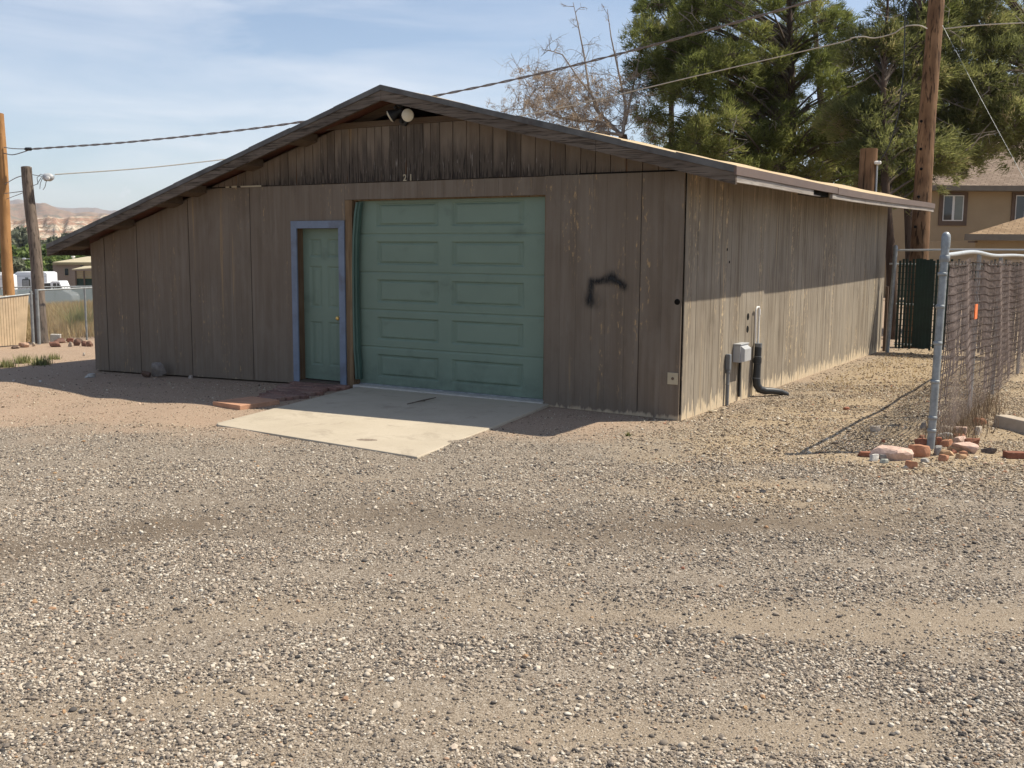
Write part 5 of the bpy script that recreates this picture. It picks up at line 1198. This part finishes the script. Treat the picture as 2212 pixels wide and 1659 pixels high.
mb = MB(); q = at(158, 556, D+4); mb.lathe(q-ZZ*.6, ZZ, [(0, .14), (.6, .14), (.62, .26), (.78, .24)], 10); mb.build('roof_vent', M['pvc'], ro)
for x0, x1, y0, y1 in ((139.5, 148, 579.5, 595.5), (172.5, 181, 571.8, 577.5)):
    mb = MB(); vbox(mb, x0, x1, y0, y1, D-.06, .05); f = mb.build('window', M['cream'], mh); mb = MB(); vbox(mb, x0+.7, x1-.7, y0+.7, y1-.7, D-.10, .03); mb.build('pane', M['glass'], f)
D = 118; cp = thing('lattice_shelter', 'small shelter with tan roof and open rails over dark green side', 'shelter', at(180, 605, D)*np.array((1, 1, 0))+ZZ*gl(D, 180))
mb = MB(); a = at(155, 583.5, D-1); b = at(240, 578, D-1); h = ZZ*.1; rr = VN*3.5+ZZ*.3; mb.hexa([a, b, b+rr, a+rr, a+h, b+h, b+rr+h, a+rr+h]); mb.build('roof', M['tan_metal'], cp)
mb = MB()
for i in range(4): vbox(mb, 163, 240, 586.5+i*4.3, 588.6+i*4.3, D, .08)
mb.build('rail', M['lattice'], cp)
mb = MB(); vbox(mb, 163.3, 240, 600, 618, D+.1, 2.6, .5, gl(D, 180)-.2); mb.build('side_wall', M['green_dark'], cp)
for vx in (163, 181, 199): mb = MB(); vbox(mb, vx, vx+1.2, 585, 616, D-.12, .1); mb.build('post', M['trim'], cp)
def trailer(D, x0, x1, ytop, label, win):
    g = gl(D, (x0+x1)/2); t = thing('travel_trailer', label, 'trailer', at(x0, 600, D)*np.array((1, 1, 0))+ZZ*g, 'white trailers in the valley')
    a = at(x0, ytop, D); b = at(x1, ytop, D); L = (b-a)@VD; zt_ = a[2]; z0 = g+.55
    prof = [(0, z0+.4), (.25, z0), (L, z0), (L, zt_-.12), (L-.25, zt_), (.75, zt_), (.30, zt_-.30), (0, zt_-1.2)]
    mb = MB(); o_ = np.array((a[0], a[1], 0)); mb.prism([o_+VD*u+ZZ*z for u, z in prof], VN*2.4); mb.build('body', M['white_paint'], t, bevel=.05)
    for u in (.55*L, .55*L+.8): mb = MB(); q = o_+VD*u+ZZ*(g+.34)-VN*.02; mb.lathe(q, VN, [(0, .3), (.02, .34), (.2, .34), (.22, .3)], 18); mb.build('wheel', M['tyre'], t, True)
    for u0, u1, v0, v1 in win: mb = MB(); q = o_+VD*(u0+u1)/2*L+ZZ*(zt_-(v0+v1)/2)-VN*.02; mb.obox(q, VD*(u1-u0)/2*L, VN*.03, ZZ*(v1-v0)/2, .5); mb.build('window', M['glass_pale'], t)
    mb = MB(); q = o_+VD*.6*L+VN*1.2+ZZ*(zt_+.11); mb.obox(q, VD*.45, VN*.4, ZZ*.11, .5); mb.build('roof_unit', M['box_grey'], t, bevel=.04)
    mb = MB(); q = o_+VD*L*.55-VN*.008+ZZ*(zt_-.42); mb.obox(q, VD*L*.42, VN*.006, ZZ*.025, .5); mb.build('stripe', M['box_grey'], t)
    return t
trailer(104, 20, 101, 587, 'long white travel trailer parked behind the old grey pole', [(.42, .50, .55, 1.5)])
trailer(100, -60, 11, 593, 'white trailer cut off by the left edge behind the orange pole', [(.2, .5, .5, 1.2)])
g = gl(92, 58); mr = thing('vehicle_mirror', 'black framed rounded vehicle mirror on a post before the long white trailer', 'mirror', at(57, 620, 70)*np.array((1, 1, 0))+ZZ*gl(70, 57))  # a vehicle's tow mirror, built here on its own post
q = at(57, 611.5, 70); mb = MB(); mb.obox(q, VD*.28, VN*.06, ZZ*.27, .5); mb.build('frame', M['lamp_black'], mr, bevel=.06)
mb = MB(); mb.obox(q-VN*.065, VD*.21, VN*.008, ZZ*.20, .5); mb.build('glass', M['galv'], mr, bevel=.006)
mb = MB(); mb.tube([q-ZZ*.2+VN*.02, np.array((q[0], q[1], gl(70, 57)-.1))], .04, 8); mb.build('post', M['galv_white'], mr)
q = at(71, 620, 110); g = gl(110, 71); sl_ = thing('street_lamp', 'thin pale lamp post just left of the old grey pole', 'street lamp', (q[0], q[1], g))
mb = MB(); z1 = at(71, 559, 110)[2]; mb.tube([(q[0], q[1], g-.1), (q[0], q[1], z1)], [.08, .05], 8); mb.build('post', M['galv'], sl_)
mb = MB(); c = np.array((q[0], q[1], z1)); mb.tube([c-ZZ*.1, c-VD*.3, c-VD*.6], .035, 6); mb.lathe(c-VD*.55-ZZ*.03, -VD, [(0, .05), (.1, .12), (.35, .12), (.45, .04)], 8); mb.build('lamp_arm', M['galv_white'], sl_)
def truck(D, vx0, vx1, ytop):
    g = gl(D, vx0); a = at(vx0, ytop, D); b = at(vx1, ytop, D); L = (b-a)@VD; o_ = np.array((a[0], a[1], 0)); k = L/5.6; zt_ = a[2]; Hh = zt_-g
    t = thing('pickup_truck', 'white pickup truck with dark topper windows beyond the chain link fence', 'truck', (a[0], a[1], g))
    z = lambda f: g+Hh*f
    body = [(0, z(.30)), (0, z(.58)), (.06, z(.62)), (.10, z(.93)), (1.85, z(.95)), (2.0, z(.96)), (2.25, z(1.0)), (3.55, z(1.0)), (4.25, z(.66)), (5.2, z(.60)), (5.55, z(.52)), (5.6, z(.30)), (5.1, z(.26)), (.4, z(.26))]
    mb = MB(); mb.prism([o_+VD*u*k+ZZ*zz for u, zz in body], VN*1.85); mb.build('body', M['white_paint'], t, bevel=.05)
    for u0, u1, s, lab in ((.2, 1.95, 0, 'topper_window'), (2.35, 2.95, 0, 'window'), (3.05, 3.85, .45, 'window')):
        mb = MB(); c = [o_-VN*.012+VD*u*k+ZZ*zz for u, zz in ((u0, z(.68)), (u1+.1, z(.68)), (u1-s, z(.93)), (u0+.08, z(.93)))]; mb.prism(c, VN*.02); mb.build(lab, M['glass'], t)
    for u in (.95, 4.6):
        mb = MB(); mb.lathe(o_+VD*u*k+ZZ*(g+.38)-VN*.03, VN, [(0, .3), (.02, .38), (.25, .38), (.27, .3)], 20); w = mb.build('wheel', M['tyre'], t, True)
        mb = MB(); mb.lathe(o_+VD*u*k+ZZ*(g+.38)-VN*.045, VN, [(0, .16), (.02, .22)], 16); mb.build('rim', M['galv'], w)
    mb = MB(); q = o_+VD*3.75*k-VN*.12+ZZ*z(.72); mb.obox(q, VD*.07, VN*.09, ZZ*.09, .5); mb.build('mirror', M['white_paint'], t, bevel=.02)
truck(100, 84, 154, 607)

# ================================================================ RIGHT: TWO-STOREY HOUSE AND LOW GARAGE
D = 45; hw = thing('stucco_house', 'two storey tan stucco house with brown window trim behind the pines', 'house', at(2050, 600, D)*np.array((1, 1, 0)))
mb = MB(); vbox(mb, 1880, 2480, 409, 560, D, 9, .5, -.2); mb.build('wall', M['stucco'], hw)
mb = MB(); a = at(2000, 405, D-.6); b = at(2520, 402, D-.6); rr = VN*5.2+ZZ*2.6; h = ZZ*.06
mb.hexa([a, b, b+rr, a+rr+VD*2.2, a+h, b+h, b+rr+h, a+rr+h+VD*2.2])
rr2 = VN*10.2; mb.hexa([a+rr+VD*2.2+VN*.01, b+rr+VN*.01, b+rr2, a+rr2, a+rr+VD*2.2+VN*.01+h, b+rr+VN*.01+h, b+rr2+h, a+rr2+h]); ro = mb.build('roof', M['shingle'], hw)
mb = MB(); vbox(mb, 2000, 2520, 403.5, 411, D-.65, .06); mb.build('fascia', M['eave_grey'], ro)
mb = MB(); vbox(mb, 2002, 2500, 410.2, 411.2, D-.58, .57); mb.build('soffit', M['eave_grey'], ro)
for x0, x1, pm in ((2036, 2083, 0), (2192, 2240, 1)):
    mb = MB(); vbox(mb, x0-9, x1+9, 415, 487, D-.05, .049); tr_ = mb.build('window', M['trim'], hw)
    mb = MB(); vbox(mb, x0, x1, 422, 477, D-.08, .029); mb.build('frame', M['pvc'], tr_)
    xm = (x0+x1)/2
    mb = MB(); vbox(mb, x0+2, xm-1.2, 424, 475, D-.09, .009); mb.build('pane', M['glass'], tr_)
    mb = MB(); vbox(mb, xm+1.2, x1-2, 424, 475, D-.091, .01); mb.build('pane', M['glass_pale'] if not pm else M['glass'], tr_)
D2 = 37; lg = thing('garage_building', 'low tan building with shingled hip roof in front of the stucco house', 'garage', at(2120, 600, D2)*np.array((1, 1, 0)))
mb = MB(); vbox(mb, 2105, 2500, 522, 560, D2, 5, .5, -.2); mb.build('wall', M['stucco'], lg)
mb = MB(); a = at(2084, 508, D2-.7); b = at(2560, 508, D2-.7); c = at(2300, 442, D2+2.6); d = at(2420, 442, D2+2.6); bk = np.array((1.2, 6.4, 0))
mb.add([a, b, d, c, a+bk, b+bk], [(0, 1, 2, 3), (0, 3, 4), (1, 5, 2), (4, 3, 2, 5), (0, 4, 5, 1)], .5); ro = mb.build('roof', M['shingle_tan'], lg)
mb = MB(); vbox(mb, 2084.5, 2560, 508.6, 519, D2-.72, .06); mb.build('fascia', M['eave_grey'], ro)
mb = MB(); vbox(mb, 2104, 2112, 520, 524, D2-.5, .5); mb.build('bracket', M['trim'], lg)
# low brown wall and post seen through the right fence
q = at(2070, 610, 33); wl = thing('brown_board_fence', 'low brown board fence across the lot behind the right mesh', 'fence', (q[0], q[1], 0))
mb = MB()
for i in range(5): vbox(mb, 2040, 2420, 572+i*9.5, 580+i*9.5, 33, .04)
mb.build('board', M['trim'], wl)
for vx in (2052, 2118, 2190, 2270): mb = MB(); vbox(mb, vx, vx+5, 568, 625, 32.9, .09, .5, -.1); mb.build('post', M['trim'], wl)

# ================================================================ HILLS ON THE LEFT
def hill_mat(name, stops, sc, scrub=None, band=0.):
    m, t, fin, b = mat(name, .95, .05); co = t.coord(); n = t.noise(t.mapg(co, (1, 1, 3)), sc, 6, .65)
    z = t.sep(co)['Z']; f = t.math('ADD', n, t.math('MULTIPLY', t.noise(t.mapg(co, (.15, .15, 6)), sc*1.5, 3, .5), band)) if band else n
    c = t.ramp(f, stops)
    if scrub: v = t.noise(co, sc*5, 3, .7); c = t.mix(t.mrange(v, .5, .58, 0, .85), c, scrub)
    return fin(c, t.bump(t.noise(co, sc*2, 5, .7), .8, 6.))
M['badland'] = hill_mat('red and cream badland cliffs', [(.55, (.26, .15, .105)), (.70, (.36, .19, .12)), (.80, (.44, .33, .24)), (.90, (.58, .50, .40)), (1, (.34, .21, .15))], .03, (.13, .13, .095), .95)
M['mesa_brown'] = hill_mat('brown mesa', [(.3, (.20, .135, .10)), (.55, (.26, .18, .135)), (.75, (.33, .25, .18))], .008, (.14, .13, .10))
M['mesa_far'] = hill_mat('far grey mesa', [(.3, (.20, .16, .14)), (.7, (.26, .21, .18))], .002)
def ridge(name, prof, D0, dep, m, seed, rough, zb=-8, n=160, k=26, label=None):
    # prof: skyline (view x, view y); slope falls toward the viewer over dep metres
    r = np.random.default_rng(seed); xs = np.linspace(prof[0][0], prof[-1][0], n); V = []
    for j in range(k+2):
        f = j/(k-1)
        for i, x in enumerate(xs):
            top = at(x, float(np.interp(x, [p[0] for p in prof], [p[1] for p in prof])), D0+dep)
            if j < k:
                p = at(x, 528, D0+dep*f); hgt = (top[2]-zb)*(sstep(0, 1, f) if f < 1 else 1)
                jag = rough*1.1*float(fbm(np.array(x*.12), np.array(f*5.), 1.0, seed+40, 5))*2*math.sin(math.pi*min(f, 1))**.8
                V.append((p[0], p[1], zb+max(0, hgt+jag)))
            else:
                p = at(x, 528, D0+dep*(1+.25*(j-k+1))); V.append((p[0], p[1], top[2] if j == k else zb))
    F = [(a, b, c, d) for a, b, c, d in ((j*n+i, j*n+i+1, (j+1)*n+i+1, (j+1)*n+i) for j in range(k+1) for i in range(n-1))]
    o = mesh_np(name, V, F, m, smooth=True); tag(o, kind='structure'); return o
ridge('badland_hill', [(-260, 470), (0, 473), (50, 476), (62, 470), (120, 472), (180, 468), (240, 466), (330, 474), (520, 490)], 520, 420, M['badland'], 1, 2.2)
ridge('mesa_hill', [(-300, 446), (0, 441), (60, 441), (100, 441), (118, 446), (140, 457), (165, 461), (190, 459), (260, 466), (520, 480)], 1500, 900, M['mesa_brown'], 2, 3)
ridge('far_mesa_hill', [(-300, 440), (-60, 438), (15, 436), (45, 431), (70, 436), (120, 447), (150, 451), (200, 449), (235, 455), (320, 457), (420, 468), (600, 500)], 3300, 1000, M['mesa_far'], 3, 5, zb=-8)

# ================================================================ AIR
def haze(dens):
    mb = MB(); mb.box(-7000, 7000, -7000, 7000, -9.5, 260, .5)
    m = bpy.data.materials.new('pale air'); m.use_nodes = True; nt = m.node_tree; nt.nodes.remove(nt.nodes['Principled BSDF'])
    v = nt.nodes.new('ShaderNodeVolumePrincipled'); v.inputs['Color'].default_value = (.86, .91, 1, 1); v.inputs['Density'].default_value = dens; v.inputs['Anisotropy'].default_value = .2
    nt.links.new(v.outputs[0], nt.nodes['Material Output'].inputs['Volume']); o = mb.build('haze', m); tag(o, 'thin pale air fading the far mesas', 'haze', kind='stuff')
HAZE = 1.2e-4
if HAZE: haze(HAZE)
